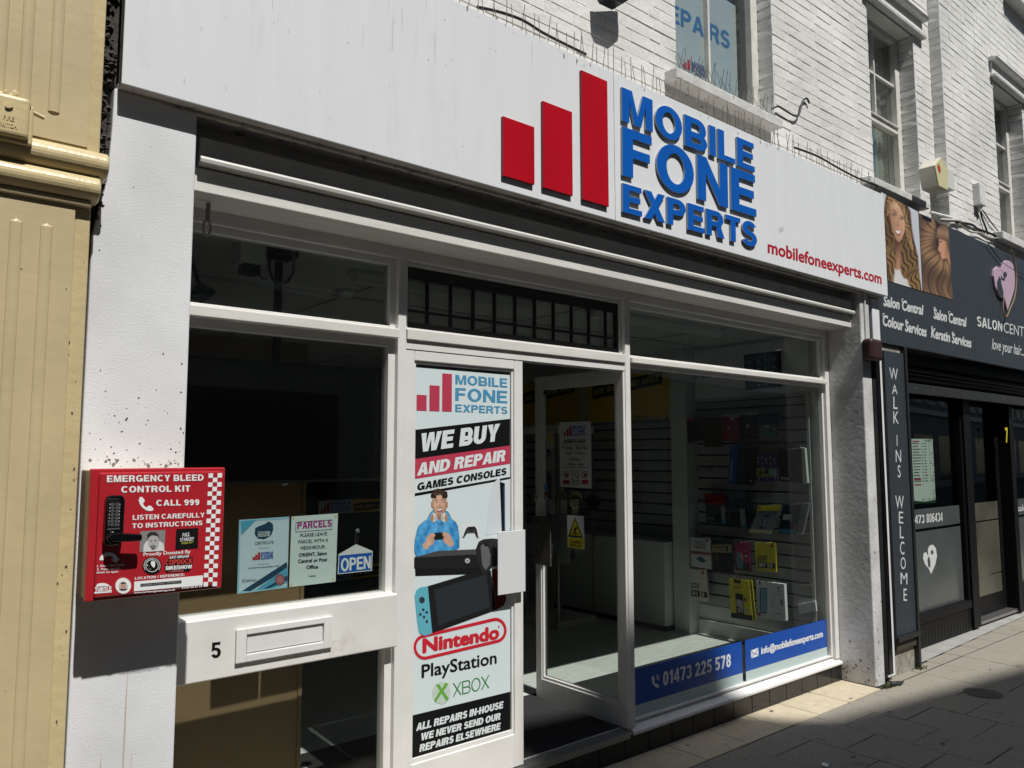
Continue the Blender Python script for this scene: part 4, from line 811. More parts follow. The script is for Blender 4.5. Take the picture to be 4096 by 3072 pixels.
T(caps, 'EMERGENCY BLEED', (420, 305), (1337, 290), (421, 242), .22, gap=.12); T(caps, 'CONTROL KIT', (556, 405), (1210, 393), (557, 344), .22, gap=.12)
T(caps, 'CALL 999', (888, 530), (1296, 522), (888, 474), .22, gap=.12); T(caps, 'LISTEN CAREFULLY', (665, 664), (1346, 638), (666, 617), .2, gap=.12); T(caps, 'TO INSTRUCTIONS', (660, 743), (1326, 712), (661, 697), .2, gap=.12)
T(words, 'Proudly Donated By', (768, 1005), (1212, 977), (768, 973), .018); T(words, '1. Enter the Code', (328, 1111), (585, 1095), (329, 1090), .02); T(words, '2. Push handle', (325, 1143), (546, 1130), (326, 1122), .02); T(words, 'down to open', (322, 1172), (527, 1161), (323, 1151), .02)
T(caps, 'LOCATION / REFERENCE:', (685, 1231), (1155, 1193), (686, 1206), .2, gap=.13)
patch('name_plate', P, quad(P, [ck(680, 1248), ck(1332, 1188), ck(1327, 1280), ck(677, 1340)]), WHITE, K, .0012); patch('name_plate', P, quad(P, [ck(738, 1269), ck(1128, 1235), ck(1126, 1262), ck(738, 1296)]), BLACK, K, .0018)
caps(P, 'DEANS STREET IPSWICH', ck(750, 1290), ck(1112, 1256), ck(750, 1276), ink(.4, .4, .4), K, .16, .0024, gap=.3)
T(words, 'www.turtleengineering.co.uk', (677, 1362), (1066, 1331), (678, 1345), .022); T(caps, '01327 22 07 22', (1130, 1316), (1323, 1298), (1130, 1300), .2, gap=.13)
# check pattern
mb = MB()
def chk(c, r): x = 1385-50*r/25+42.7*c; y = 222+42.9*r-1.2*c; return ck(x, y)
for r in range(25):
    for c in ((0, 2) if r % 2 == 0 else (1,)): mb.slab(P, quad(P, [chk(c, r), chk(c+1, r), chk(c+1, r+1), chk(c, r+1)]), .0006, .0012)
mb.build('check_pattern', WHITE, K)
# phone mark and curved arrow
patch('phone_symbol', P, [P.at(ck(*q)) for q in ((722, 478), (733, 447), (752, 444), (776, 470), (778, 487), (762, 505), (772, 527), (793, 545), (817, 527), (836, 529), (862, 556), (858, 572), (832, 580), (795, 573), (756, 546), (732, 513))], WHITE, K, .0012)
mb = MB(); AR = [(430+88*math.cos(a), 1045-75*math.sin(a), 430+50*math.cos(a), 1045-42*math.sin(a)) for a in [math.pi-(math.pi-.15)*k/14 for k in range(15)]]
for q, r in zip(AR, AR[1:]): mb.slab(P, quad(P, [ck(q[0]+8, q[1]), ck(r[0]+8, r[1]), ck(r[2]+8, r[3]), ck(q[2]+8, q[3])]), .0006, .0012)
mb.slab(P, quad(P, [ck(460, 1038), ck(543, 1030), ck(505, 1072)]), .0008, .0013); mb.build('arrow', WHITE, K)
# printed portrait, podcast square, club badges
patch('portrait', P, quad(P, [ck(738, 771), ck(975, 758), ck(965, 955), ck(730, 968)]), ink(.22, .22, .22), K, .0012)
patch('portrait', P, [P.at(ck(*q)) for q in ((765, 966), (770, 900), (800, 860), (900, 850), (955, 885), (967, 955))], ink(.62, .62, .62), K, .0015)
patch('portrait', P, ell(P, ck(862, 870), 52*.42, 78*.42), ink(.4, .4, .4), K, .0018); patch('portrait', P, [P.at(ck(*q)) for q in ((808, 850), (800, 800), (830, 778), (880, 775), (908, 800), (914, 850), (900, 815), (850, 808), (818, 825))], ink(.03, .03, .03), K, .0021)
for q in (((830, 862), (845, 858)), ((872, 858), (890, 854))): patch('portrait', P, rect(P, ck(q[0][0], q[1][1]), ck(q[1][0], q[0][1]+3)), ink(.05, .05, .05), K, .0022)
patch('portrait', P, [P.at(ck(*q)) for q in ((830, 910), (855, 902), (885, 908), (876, 925), (866, 942), (850, 942), (840, 925))], ink(.08, .08, .08), K, .0022); patch('portrait', P, [P.at(ck(*q)) for q in ((842, 916), (872, 914), (866, 924), (850, 926))], ink(.3, .3, .3), K, .0025)
patch('podcast_square', P, quad(P, [ck(1078, 750), ck(1289, 739), ck(1282, 930), ck(1069, 944)]), BLACK, K, .0012)
caps(P, 'PAUL', ck(1135, 828), ck(1208, 815), ck(1135, 790), WHITE, K, .14, .002, shear=.1); caps(P, 'STANSBY', ck(1112, 868), ck(1245, 856), ck(1112, 836), WHITE, K, .14, .002, shear=.1); caps(P, 'PODCAST', ck(1128, 895), ck(1240, 880), ck(1128, 876), ink(.5, .5, .1), K, .14, .002, shear=.1)
patch('club_badge', P, ell(P, ck(848, 1097), 90*.4218, 84*.4218, 40), BLACK, K, .0012); mb = MB()
o_ = ell(P, ck(848, 1097), 62*.42, 60*.42); i_ = ell(P, ck(848, 1097), 57*.42, 55*.42)
for k in range(28): mb.slab(P, [o_[k], o_[(k+1) % 28], i_[(k+1) % 28], i_[k]], .0012, .0018)
for k in range(30):
    a = rad(150+240*k/29+180); mb.slab(P, ell(P, ck(848+76*math.cos(a), 1097-71*math.sin(a)), 3.4*.42, 6*.42, 5), .0012, .0018)
mb.slab(P, [P.at(ck(*q)) for q in ((835, 1062), (855, 1050), (876, 1060), (878, 1090), (868, 1118), (850, 1105), (838, 1085))], .0012, .0018)
for k in range(6): mb.slab(P, quad(P, [ck(796+6*k, 1090+9*k), ck(806+6*k, 1086+9*k), ck(832+2*k, 1128), ck(826+2*k, 1132)]), .0012, .0016)
mb.build('club_badge', WHITE, K)
GR = ink(.4, .4, .41)
patch('show_badge', P, [P.at(ck(*q)) for q in ((1012, 1005), (1196, 990), (1200, 1018), (1236, 1016), (1232, 1075), (1222, 1118), (1200, 1150), (1060, 1164), (985, 1162), (968, 1130), (975, 1045), (1010, 1035))], BLACK, K, .0012)
caps(P, 'EAST ANGLIAN', ck(1016, 1031), ck(1194, 1018), ck(1016, 1006), WHITE, K, .2, .002); caps(P, 'COPDOCK', ck(974, 1092), ck(1230, 1076), ck(974, 1042), ink(.5, .05, .04), K, .24, .002, gap=.04); caps(P, 'BIKE|SHOW', ck(978, 1138), ck(1226, 1122), ck(978, 1102), WHITE, K, .24, .002, gap=.05); caps(P, 'CAMRIDER', ck(1002, 1162), ck(1150, 1152), ck(1002, 1145), ink(.5, .1, .1), K, .2, .002)
patch('turtle_badge', P, [P.at(ck(*q)) for q in ((300, 1348), (465, 1338), (465, 1350), (300, 1362))], WHITE, K, .0012); caps(P, 'TURTLE', ck(306, 1346), ck(466, 1335), ck(306, 1304), WHITE, K, .24, gap=.04)
patch('turtle_badge', P, [P.at(ck(*q)) for q in ((312, 1298), (330, 1270), (362, 1262), (400, 1262), (436, 1276), (452, 1294), (400, 1290), (350, 1294))], WHITE, K, .0012)
patch('portrait_badge', P, ell(P, ck(575, 1285), 80*.42, 82*.42, 36), ink(.5, .1, .1), K, .0011); patch('portrait_badge', P, ell(P, ck(575, 1287), 74*.42, 74*.42, 36), WHITE, K, .0014); patch('portrait_badge', P, ell(P, ck(575, 1290), 44*.42, 46*.42), ink(.5, .5, .48), K, .0018)
patch('portrait_badge', P, ell(P, ck(574, 1288), 24*.42, 32*.42), ink(.5, .28, .2), K, .0021); patch('portrait_badge', P, ell(P, ck(574, 1268), 24*.42, 16*.42, 20, 0, 180), ink(.03, .02, .02), K, .0023); patch('portrait_badge', P, [P.at(ck(*q)) for q in ((535, 1322), (560, 1312), (592, 1312), (616, 1318), (590, 1332), (560, 1334))], ink(.05, .05, .06), K, .002)
# lock
LK = MB(); lp = rect(P, ck(390, 432), ck(568, 905)); q = [P.at(ck(*k)) for k in ((398, 470), (412, 438), (440, 428), (535, 426), (562, 440), (576, 470), (560, 780), (548, 870), (515, 893), (412, 908), (384, 893), (376, 860))]
lock = LK.slab(P, q, 0, .028).build('keypad_lock', m_blackg, K, bevel=.006, seg=3); PK = front(KY-.028)
q = [PK.at(ck(*k)) for k in ((420, 480), (440, 462), (530, 460), (548, 475), (538, 755), (420, 765))]; LK2 = MB().slab(PK, q, 0, .002).build('key_plate', m_black, lock, bevel=.001)
m_btn = mat('key_button', (.3, .3, .3), .25, metal=.8)
for r in range(7):
    for c in (0, 1):
        p_ = PK.at(ck(474-1.6*r+44*c-(2*r if c else 0)*.4, 516+32*r-1.5*c)); MB().tube([PK.pt(p_, 0), PK.pt(p_, .006)], .0055, 10).build('button', m_btn, lock)
    for s, x in (('12345XY'[r], 449-2.2*r), ('67890ZC'[r], 541-1.6*r)): caps(PK, s, ck(x-5, 524+32*r), ck(x+5, 523.5+32*r), ck(x-5, 509+32*r), ink(.5, .5, .5), lock, .16, .003)
patch('name_strip', PK, quad(PK, [ck(426, 742), ck(542, 736), ck(542, 752), ck(426, 760)]), m_btn, lock, .003)
hb, he = PK.at(ck(475, 828)), PK.at(ck(752, 836)); 
MB().tube([PK.pt(hb, 0), PK.pt(hb, .02)], .019, 20).build('spindle', m_blackg, lock, bevel=.003)
HD = MB(); PH = front(KY-.05); q = [PH.at(ck(*k)) for k in ((440, 830), (448, 805), (475, 790), (540, 788), (740, 797), (756, 803), (752, 862), (640, 870), (475, 872), (450, 858))]; HD.slab(PH, q, -.014, .006).build('handle', m_blackg, lock, bevel=.006, seg=3)

# ================================================================== THINGS STUCK IN THE WINDOWS
P = front(.066)
t = thing('certificate', 'blue cornered award certificate taped inside the left window', 'certificate', (1.2, .066, 1.2))
cq = [d6(453, 192), d6(750, 172), d6(738, 592), d6(441, 630)]
MB().slab(P, quad(P, cq), -.001, 0).build('sheet', mat('certificate_paper', (.55, .68, .74), .4), t)
PQ = lambda *q: [P.at(d6(*k)) for k in q]
CB = ink(.09, .36, .52); CN = ink(.02, .06, .11)
patch('border', P, PQ((453, 192), (750, 172), (749, 184), (462, 203), (452, 616), (738, 577), (738, 592), (441, 630)), ink(.3, .55, .66), t, .0008)
patch('corner', P, PQ((462, 200), (556, 190), (466, 282)), CB, t, .0012); patch('corner', P, PQ((735, 440), (738, 478), (520, 612), (470, 612)), CN, t, .0012); patch('corner', P, PQ((738, 470), (738, 560), (660, 592), (550, 606)), CB, t, .0014); patch('corner', P, PQ((738, 520), (738, 548), (625, 597), (600, 598)), CN, t, .0016)
patch('emblem', P, PQ((548, 240), (575, 226), (600, 218), (630, 200), (652, 215), (655, 250), (640, 285), (600, 305), (565, 300), (545, 275)), CN, t, .0012)
for s, y in (('Technology', 270), ('Innovator', 281), ('Awards', 292)): words(P, s, d6(564, y), d6(636, y-5), d6(564, y-10), WHITE, t, .02, .0016)
words(P, 'CERTIFICATE', d6(547, 339), d6(656, 332), d6(547, 322), BLACK, t, 0, .0012); words(P, 'This is to certify that', d6(570, 362), d6(632, 358), d6(570, 356), BLACK, t)
logo(P, t, [(d6(533, 412), d6(546, 428)), (d6(548, 398), d6(561, 427)), (d6(564, 384), d6(578, 426))], [('MOBILE', d6(583, 395), d6(653, 389), d6(583, 383)), ('FONE', d6(583, 412), d6(653, 407), d6(583, 398)), ('EXPERTS', d6(583, 427), d6(653, 421), d6(583, 415))], RED, BLUE, .2)
words(P, 'Have Been Named', d6(568, 458), d6(628, 453), d6(568, 452), BLACK, t); words(P, 'Best Mobile Phone Repair Specialists - Suffolk', d6(510, 481), d6(690, 466), d6(510, 474), BLACK, t, .01)
sg = random.Random(8); pth = [P.pt(P.at(d6(470+85*k/24, 555-5*k/24+sg.uniform(-16, 6)*(1-k/40))), .001) for k in range(25)]; MB().tube(pth, .0007, 4).build('signature', BLACK, t)
patch('rule', P, PQ((470, 560), (556, 552), (556, 553.5), (470, 561.5)), BLACK, t)
o_ = [P.at(d6(693+(33 if k % 2 else 27)*math.cos(k*math.pi/14), 545-(36 if k % 2 else 30)*math.sin(k*math.pi/14))) for k in range(28)]; patch('seal', P, o_, ink(.28, .1, .12), t, .002); patch('seal', P, ell(P, d6(693, 545), 20*.67, 22*.67), ink(.4, .17, .18), t, .0026)
t = thing('parcel_notice', 'white parcels notice asking to leave parcel with a neighbour, in left window', 'notice', (1.5, .066, 1.2))
MB().slab(P, quad(P, [d6(763, 172), d6(1038, 153), d6(1024, 557), d6(749, 590)]), -.001, 0).build('sheet', mat('notice_paper', (.62, .72, .72), .5), t)
mb = MB()
for q in (((788, 204), (1005, 189), (1005, 191.5), (788, 206.5)), ((786, 262), (1002, 246), (1002, 248.5), (786, 264.5)), ((788, 204), (790.5, 204), (788.5, 264), (786, 264)), ((1003, 189), (1005, 189), (1003, 248), (1001, 248))): mb.slab(P, PQ(*q), .0003, .0008)
mb.build('frame_line', BLACK, t)
caps(P, 'PARCELS', d6(797, 246), d6(999, 230), d6(798, 204), ink(.36, .03, .22), t, .22)
for s, bl, br, h, b in (('PLEASE LEAVE', (815, 293), (973, 282), 20, .005), ('PARCEL WITH A', (804, 332), (980, 320), 20, .005), ('NEIGHBOUR:', (817, 368), (963, 359), 20, .005), ('ORIENT, Salon', (806, 410), (971, 398), 20, .03), ('Central or Post', (802, 447), (973, 435), 20, .03), ('Office', (851, 482), (919, 478), 20, .03), ('THANKS', (861, 530), (905, 527), 9, .005)):
    words(P, s, d6(*bl), d6(*br), d6(bl[0], bl[1]-h), BLACK, t, b)
for x, y in ((775, 180), (1025, 168), (1008, 543), (762, 575)): patch('tape_dot', P, ell(P, d6(x, y), 8*.67, 9*.67, 10), ink(.62, .56, .3), t, .001)
t = thing('open_sign', 'blue and white open sign hanging on a chain from a suction cup', 'sign', (1.7, .06, 1.2))
MB().slab(P, PQ((1147, 336), (1243, 375), (1239, 492), (1037, 513), (1042, 396)), -.003, 0).build('board', m_card, t)
patch('blue_field', P, PQ((1046, 403), (1238, 384), (1233, 487), (1042, 507)), BLUE, t, .0006); caps(P, 'OPEN', d6(1054, 497), d6(1230, 478), d6(1055, 420), WHITE, t, .2, .0014, gap=.06)
MB().tube([P.pt(P.at(d6(1142, 340)), -.001), P.pt(P.at(d6(1141, 285)), -.001), P.pt(P.at(d6(1156, 262)), -.001), P.pt(P.at(d6(1158, 290)), -.001), P.pt(P.at(d6(1150, 338)), -.001)], .0012, 5).build('chain', m_btn, t)
cp = P.at(d6(1156, 258)); MB().tube([P.pt(cp, -.004), P.pt(cp, .006)], [.011, .006], 16).build('suction_cup', ink(.15, .16, .16, .1), t)
# blue contact strips on the right window
P = front(.047)
m_blv = mat('blue_vinyl', (.01, .075, .38), .3); m_fros = mat('frosted_vinyl', (.46, .56, .55), .5)
t = thing('window_strip', 'blue window vinyl with white phone number over a frosted band', 'window sticker', (4.1, .047, .3))
P7 = lambda *q: [P.at(d7(*k)) for k in q]
q0 = P7((958, 620), (1573, 470), (1573, 655), (960, 835), (962, 915), (1578, 722)); xa, xb, xc, xd = x2b+.03, q0[1][0], P7((1592, 458))[0][0], P7((2070, 338))[0][0]+.0
zt_, zm_, zb_ = (q0[0][1]+q0[1][1])/2, (q0[2][1]+q0[3][1])/2, .182
MB().slab(P, [Vector(q) for q in ((xa, zm_), (xb, zm_), (xb, zt_), (xa, zt_))], 0, .0008).build('blue_band', m_blv, t); MB().slab(P, [Vector(q) for q in ((xa, zb_), (xb, zb_), (xb, zm_-.001), (xa, zm_-.001))], 0, .0008).build('frosted_band', m_fros, t)
caps(P, '01473 225 578', d7(1108, 728), d7(1508, 613), d7(1108, 645), WHITE, t, .2, .0016, gap=.12)
patch('phone_symbol', P, P7((1040, 675), (1052, 668), (1060, 690), (1056, 702), (1066, 716), (1076, 715), (1088, 730), (1080, 740), (1062, 734), (1045, 712)), WHITE, t, .0016)
for r_ in (14, 24):
    o_ = [d7(1063+r_*math.cos(a), 686-r_*1.15*math.sin(a)) for a in [rad(-20+95*k/8) for k in range(9)]]; i_ = [d7(1063+(r_-4)*math.cos(a), 686-(r_-4)*1.15*math.sin(a)) for a in [rad(-20+95*k/8) for k in range(9)]]; patch('phone_symbol', P, [P.at(k) for k in o_+i_[::-1]], WHITE, t, .0016)
t = thing('window_strip', 'blue window vinyl with envelope and email address over a frosted band', 'window sticker', (5.2, .047, .3))
MB().slab(P, [Vector(q) for q in ((xc, zm_), (xd, zm_), (xd, zt_), (xc, zt_))], 0, .0008).build('blue_band', m_blv, t); MB().slab(P, [Vector(q) for q in ((xc, zb_), (xd, zb_), (xd, zm_-.001), (xc, zm_-.001))], 0, .0008).build('frosted_band', m_fros, t)
words(P, 'info@mobilefoneexperts.com', d7(1688, 540), d7(2050, 438), d7(1688, 500), WHITE, t, .035, .0016)
patch('envelope', P, P7((1626, 520), (1670, 502), (1672, 550), (1629, 566)), WHITE, t, .0014); mb = MB()
for a, b in (((1628, 523), (1650, 541)), ((1668, 506), (1650, 541)), ((1630, 562), (1644, 540)), ((1670, 547), (1655, 535))): mb.tube([P.pt(P.at(d7(*a)), .0018), P.pt(P.at(d7(*b)), .0018)], .002, 4)
mb.build('fold_line', m_blv, t)

# ================================================================== INSIDE THE SHOP
XW = 5.76; YB = 6.2; ZC = 2.665
tag(MB().box(.6, XW+.1, .062, YB, .05, FL).build('floor', m_floor), None, kind='structure')
tag(MB().box(1.80, XW+.1, .066, .85, FL, FL+.004).build('door_mat', mat('entrance_mat', (.02, .02, .021), .95, .4, 90, .5, 200)), 'dark ribbed entrance mat inside the open door', 'mat')
mb = MB(); mb.box(.6, XW+.1, .095, YB, ZC, ZC+.05)
tag(mb.build('ceiling', mat('ceiling_white', (.5, .5, .48), .8)), None, kind='structure')
mb = MB()
for y in (1.15, 2.35, 3.55, 4.75): mb.box(.88, XW-.02, y-.03, y+.03, ZC-.008, ZC-.001)
for x in (2.2, 3.6, 5.0): mb.box(x-.012, x+.012, .1, YB, ZC-.006, ZC-.0005)
tag(mb.build('ceiling_batten', mat('ceiling_strip', (.4, .4, .38), .7)), 'pale ceiling battens crossing the shop ceiling', 'ceiling strips')
t = thing('interior_wall', 'white inner walls of the shop seen through the glass', 'wall', (3.4, 3, FL))
mb = MB(); mb.box(XW, XW+.12, .09, YB, FL, ZC); mb.box(.74, .86, .06, YB, FL, ZC); mb.build('wall', m_inwall, t)
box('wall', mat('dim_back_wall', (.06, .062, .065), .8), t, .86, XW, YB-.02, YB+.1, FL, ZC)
WS = side(XW)
def slatwall(y0, y1, z0, z1, label):
    t = thing('slatwall', label, 'slatwall', (XW-.02, (y0+y1)/2, z0))
    mb = MB(); gm = MB(); z = z0
    while z < z1-.02:
        mb.box(XW-.022, XW-.001, y0, y1, z+.009, min(z+.1, z1)-.009); z += .1
    gm.box(XW-.008, XW-.0005, y0, y1, z0, z1); gm.build('groove_backing', m_groove, t); mb.build('slats', m_slat, t, bevel=.002)
    mt = MB(); mt.box(XW-.03, XW-.001, y0-.025, y0-.002, z0-.12, z1+.02); mt.build('edge_trim', m_inwall, t)
slatwall(.16, 1.235, .40, 2.17, 'white slatwall with tablet cases and screen protectors behind the right window')
slatwall(1.44, 2.95, .95, 2.02, 'empty white slatwall behind the open door, left of the post')
slatwall(3.15, 4.6, .95, 2.02, 'far slatwall in the dark depth of the shop')
t = thing('partition_post', 'white boxed post standing between the two slatwalls', 'post', (5.66, 1.35, FL)); MB().box(5.62, XW-.001, 1.25, 1.42, FL+.002, ZC-.001).build('casing', m_inwall, t, bevel=.003)
box('skirting', m_inwall, t, XW-.03, XW-.001, .17, 1.24, FL+.002, .27)
t = thing('wall_panel', 'white low cabinet running beneath the empty slatwall', 'cabinet', (5.6, 2.1, FL)); MB().box(5.52, XW-.001, 1.44, 2.9, FL+.05, .93).build('carcass', m_inwall, t, bevel=.004); MB().box(5.54, XW-.001, 1.45, 2.9, FL+.001, FL+.049).build('plinth', m_groove, t)
# banner boards above
def board(label, cat='poster', **k): return thing('banner_board', label, cat, **k)
B1 = side(XW-.01)
t = board('white tablet cases banner above the stocked slatwall', loc=(XW, .7, 2.2)); tp = quad(B1, [d4(105, 420), d4(1300, 300), d4(1300, 660), d4(105, 765)])
ya = tp[0][0]; MB().slab(B1, [Vector(q) for q in ((-1.23, 2.2), (-.13, 2.2), (-.13, 2.64), (-1.23, 2.64))], 0, .006).build('board', m_card, t)
B1 = side(XW-.017)
MB().slab(B1, quad(B1, [d4(718, 375), d4(1048, 335), d4(1060, 655), d4(733, 685)]), 0, .001).build('printed_tablet', BLACK, t)
MB().slab(B1, quad(B1, [d4(735, 395), d4(1032, 358), d4(1042, 640), d4(748, 668)]), .001, .0016).build('printed_tablet', ink(.02, .06, .06), t)
for x, y in ((775, 438), (845, 430), (916, 420), (988, 412), (847, 498), (918, 492), (990, 485), (920, 637), (855, 642)): patch('printed_icon', B1, ell(B1, d4(x, y), 11*.45, 11*.45, 4, 45, 405)[:4], ink(.3, .36, .34), t, .0022)
caps(B1, 'IPAD CASES', d4(170, 603), d4(560, 560), d4(170, 545), ink(.03, .2, .26), t, .24)
YB1 = mat('yellow_board', (.68, .42, .02), .5)
for (q, bq, tx, lab) in (([(515, 305), (1100, 235), (1100, 405), (518, 450)], [(558, 345), (1046, 232), (1046, 322), (558, 434)], ((566, 404), (1034, 298), (566, 366)), 'yellow we buy and sell board above the empty slatwall'), ([(60, 315), (470, 300), (470, 456), (62, 470)], [(75, 388), (436, 308), (436, 378), (75, 470)], ((82, 446), (428, 362), (82, 412)), 'yellow we buy and sell board deeper in the shop')):
    B2 = side(XW-.01); t = board(lab, loc=(XW, 2.5, 2.0)); c_ = quad(B2, [d3(*k) for k in q]); y0_, y1_ = min(k[0] for k in c_), max(k[0] for k in c_); zz0, zz1 = 2.04, 2.5
    MB().slab(B2, [Vector(k) for k in ((y0_, zz0), (y1_, zz0), (y1_, zz1), (y0_, zz1))], 0, .006).build('board', YB1, t); B2 = side(XW-.017)
    patch('stripe', B2, quad(B2, [d3(*k) for k in bq]), BLACK, t, .001); caps(B2, 'WE BUY AND SELL', d3(*tx[0]), d3(*tx[1]), d3(*tx[2]), ink(.45, .35, .08), t, .26, .002, shear=.15, gap=.05)
# stock on the slatwall
def pack(label, P_, pts, col, th, extra=(), name='boxed_accessory', cat='packet', group='packets on the slatwall', hook=True):
    q = quad(P_, pts); cx = sum(p[0] for p in q)/4; lo = min(p[1] for p in q); t = thing(name, label, cat, P_.pt((cx, lo), -th), group)
    MB().slab(P_, q, -th, 0).build('box', mat('packet_print', col, .28), t, bevel=.002)
    def at(u, v): return q[3]*(1-u)*(1-v)+q[2]*u*(1-v)+q[1]*u*v+q[0]*(1-u)*v
    for k, e in enumerate(extra):
        if e[0] == 'r': patch('label', P_, [at(e[1], e[2]), at(e[3], e[2]), at(e[3], e[4]), at(e[1], e[4])], ink(*e[5]), t, .0012+.0004*k, .0006)
        if e[0] == 'c': patch('badge', P_, [at(e[1]+e[3]*math.cos(a), e[2]+e[3]*.8*math.sin(a)) for a in [k2*math.pi/8 for k2 in range(16)]], ink(*e[4]), t, .0012+.0004*k, .0006)
        if e[0] == 't': caps(P_, e[1], at(e[2], e[3]), at(e[4], e[3]), at(e[2], e[5]), ink(*e[6]), t, .22, .0014+.0004*k, raw=True)
        if e[0] == 'p': patch('picture', P_, [at(*w) for w in e[1]], ink(*e[2]), t, .0012+.0004*k, .0006)
    if hook:
        h = at(.5, 1.0)
        hk = MB().tube([P_.pt(h, .03), P_.pt(h, .012)+Vector((0, 0, -.006)), P_.pt(h, -.10)+Vector((0, 0, .004))], .003, 6).build('display_hook', m_steel); tag(hk, 'metal display hook holding the '+' '.join(label.split()[:8]), 'hook', 'display hooks on the slatwall')
    return t
A = side(XW-.12); Bk = side(XW-.09)
bk = (.006, .006, .008); wt = (.6, .6, .6); rdc = (.4, .03, .04); yl = (.72, .64, .03)
pack('black tablet case with a red header card, top left of the rack', A, [d4(195, 935), d4(355, 930), d4(357, 1135), d4(193, 1158)], (.05, .05, .055), .02, [('r', .05, .12, .95, .88, bk), ('r', 0, .88, .45, 1, rdc)])
pack('dark brown folding case second in the top row of the rack', A, [d4(362, 935), d4(495, 928), d4(522, 1190), d4(372, 1190)], (.03, .018, .012), .03, [('r', .06, .1, .94, .9, (.02, .012, .008)), ('t', 'EVO', .08, .06, .45, .12, (.2, .2, .2))])
pack('red rotating case with clear bag header in the top row', A, [d4(530, 922), d4(678, 925), d4(670, 1145), d4(525, 1135)], (.24, .012, .025), .03, [('c', .4, .55, .16, (.12, .01, .01)), ('c', .4, .55, .1, (.3, .2, .2)), ('r', .52, .86, .75, .97, (.5, .45, .45)), ('r', 0, 1.0, 1, 1.14, (.35, .36, .34))])
pack('black rotating case with clear bag header in the top row', A, [d4(695, 905), d4(848, 905), d4(842, 1125), d4(690, 1112)], bk, .03, [('c', .4, .55, .1, (.3, .3, .3)), ('r', 0, 1.0, 1, 1.14, (.35, .36, .34))])
pack('black and teal boxed case at the right end of the top row', A, [d4(850, 890), d4(1008, 890), d4(1010, 1105), d4(852, 1100)], (.03, .05, .055), .03, [('r', 0, 0, 1, .42, (.06, .22, .22)), ('c', .3, .25, .08, rdc), ('p', ((.55, .2), (.75, .2), (.8, .36), (.6, .36)), bk), ('r', .3, .42, .6, .48, (.5, .55, .55))])
pack('blue sided case with vertical white lettering in the second row', A, [d4(592, 1178), d4(690, 1180), d4(668, 1525), d4(582, 1520)], (.02, .07, .3), .03, [('r', .2, .1, .34, .6, (.3, .4, .6))])
pack('plain black case in clear bag in the second row', A, [d4(662, 1205), d4(832, 1190), d4(800, 1525), d4(645, 1525)], (.01, .01, .011), .03, [('r', .8, .08, .93, .14, (.4, .38, .1))])
pack('purple patterned case with green card label in the second row', A, [d4(832, 1235), d4(1012, 1240), d4(1020, 1490), d4(838, 1498)], (.06, .05, .2), .025, [('c', .1+.2*(k % 5), .1+.17*(k//5)+.05*(k % 2), .045, (.4, .38, .5)) for k in range(25)]+[('r', .02, .16, .98, .45, (.3, .36, .1)), ('c', .22, .3, .09, (.25, .04, .03)), ('p', ((.4, .26), (.6, .26), (.6, .42), (.42, .42)), bk), ('r', .66, .18, .96, .43, (.25, .4, .3))])
pack('thick black tablet folio with pale page edges at the right of second row', A, [d4(1020, 1205), d4(1228, 1212), d4(1240, 1515), d4(1030, 1490)], (.01, .011, .012), .005, [('t', 'EVO', .1, .06, .45, .13, (.4, .42, .42))])
pack('pale green folio standing behind the thick black folio', side(XW-.095), [d4(1215, 1190), d4(1258, 1200), d4(1282, 1508), d4(1240, 1518)], (.5, .58, .54), .03, hook=False)
pack('red topped black folder at the left of the third row', A, [d5(372, 175), d5(552, 180), d5(565, 435), d5(388, 415)], (.035, .037, .036), .03, [('r', 0, .66, .98, 1.04, (.25, .008, .015)), ('r', .78, .05, .98, .62, (.3, .3, .3)), ('r', .8, .0, 1, .14, (.05, .25, .35)), ('r', .05, .08, .4, .2, (.2, .2, .2))])
pack('black folder with blue corner label in the third row', A, [d5(562, 195), d5(722, 200), d5(745, 470), d5(572, 450)], (.035, .037, .036), .035, [('r', .0, .66, .98, 1.0, bk), ('r', .72, .04, .98, .62, (.3, .3, .3)), ('r', .76, .0, 1, .1, (.05, .25, .35)), ('c', .12, .28, .06, (.3, .1, .05))])
for k in range(2): pack(('slim black folder tucked behind the blue cornered folder', 'second slim black folder at the back of the third row')[k], side(XW-.085+.025*k), [d5(722+30*k, 195), d5(760+30*k, 198), d5(785+20*k, 440), d5(748+20*k, 450)], (.05, .05, .05), .012, hook=False)
pack('tilted grey phone screen box with a yellow top band', A, [d5(852, 268), d5(1048, 262), d5(965, 522), d5(765, 508)], (.22, .22, .25), .025, [('r', 0, .8, 1, 1, yl), ('r', 0, 0, 1, .12, (.55, .55, .35)), ('p', ((.42, .18), (.6, .16), (.66, .62), (.46, .64)), (.02, .03, .08)), ('p', ((.47, .24), (.58, .22), (.62, .55), (.5, .58)), (.3, .32, .36)), ('c', .1, .9, .05, rdc)])
pack('tilted dark navy screen protector box with white square label', A, [d5(1070, 262), d5(1228, 262), d5(1188, 528), d5(1018, 515)], (.014, .018, .03), .02, [('r', .12, .48, .5, .66, (.55, .53, .46)), ('r', 0, 0.02, .9, .16, (.05, .2, .3)), ('c', .85, .24, .09, rdc), ('r', .55, .42, .62, .68, (.1, .3, .4))])
pack('clear bagged box behind the tilted navy box', side(XW-.085), [d5(1228, 245), d5(1298, 248), d5(1240, 530), d5(1195, 520)], (.2, .21, .22), .02, hook=False)
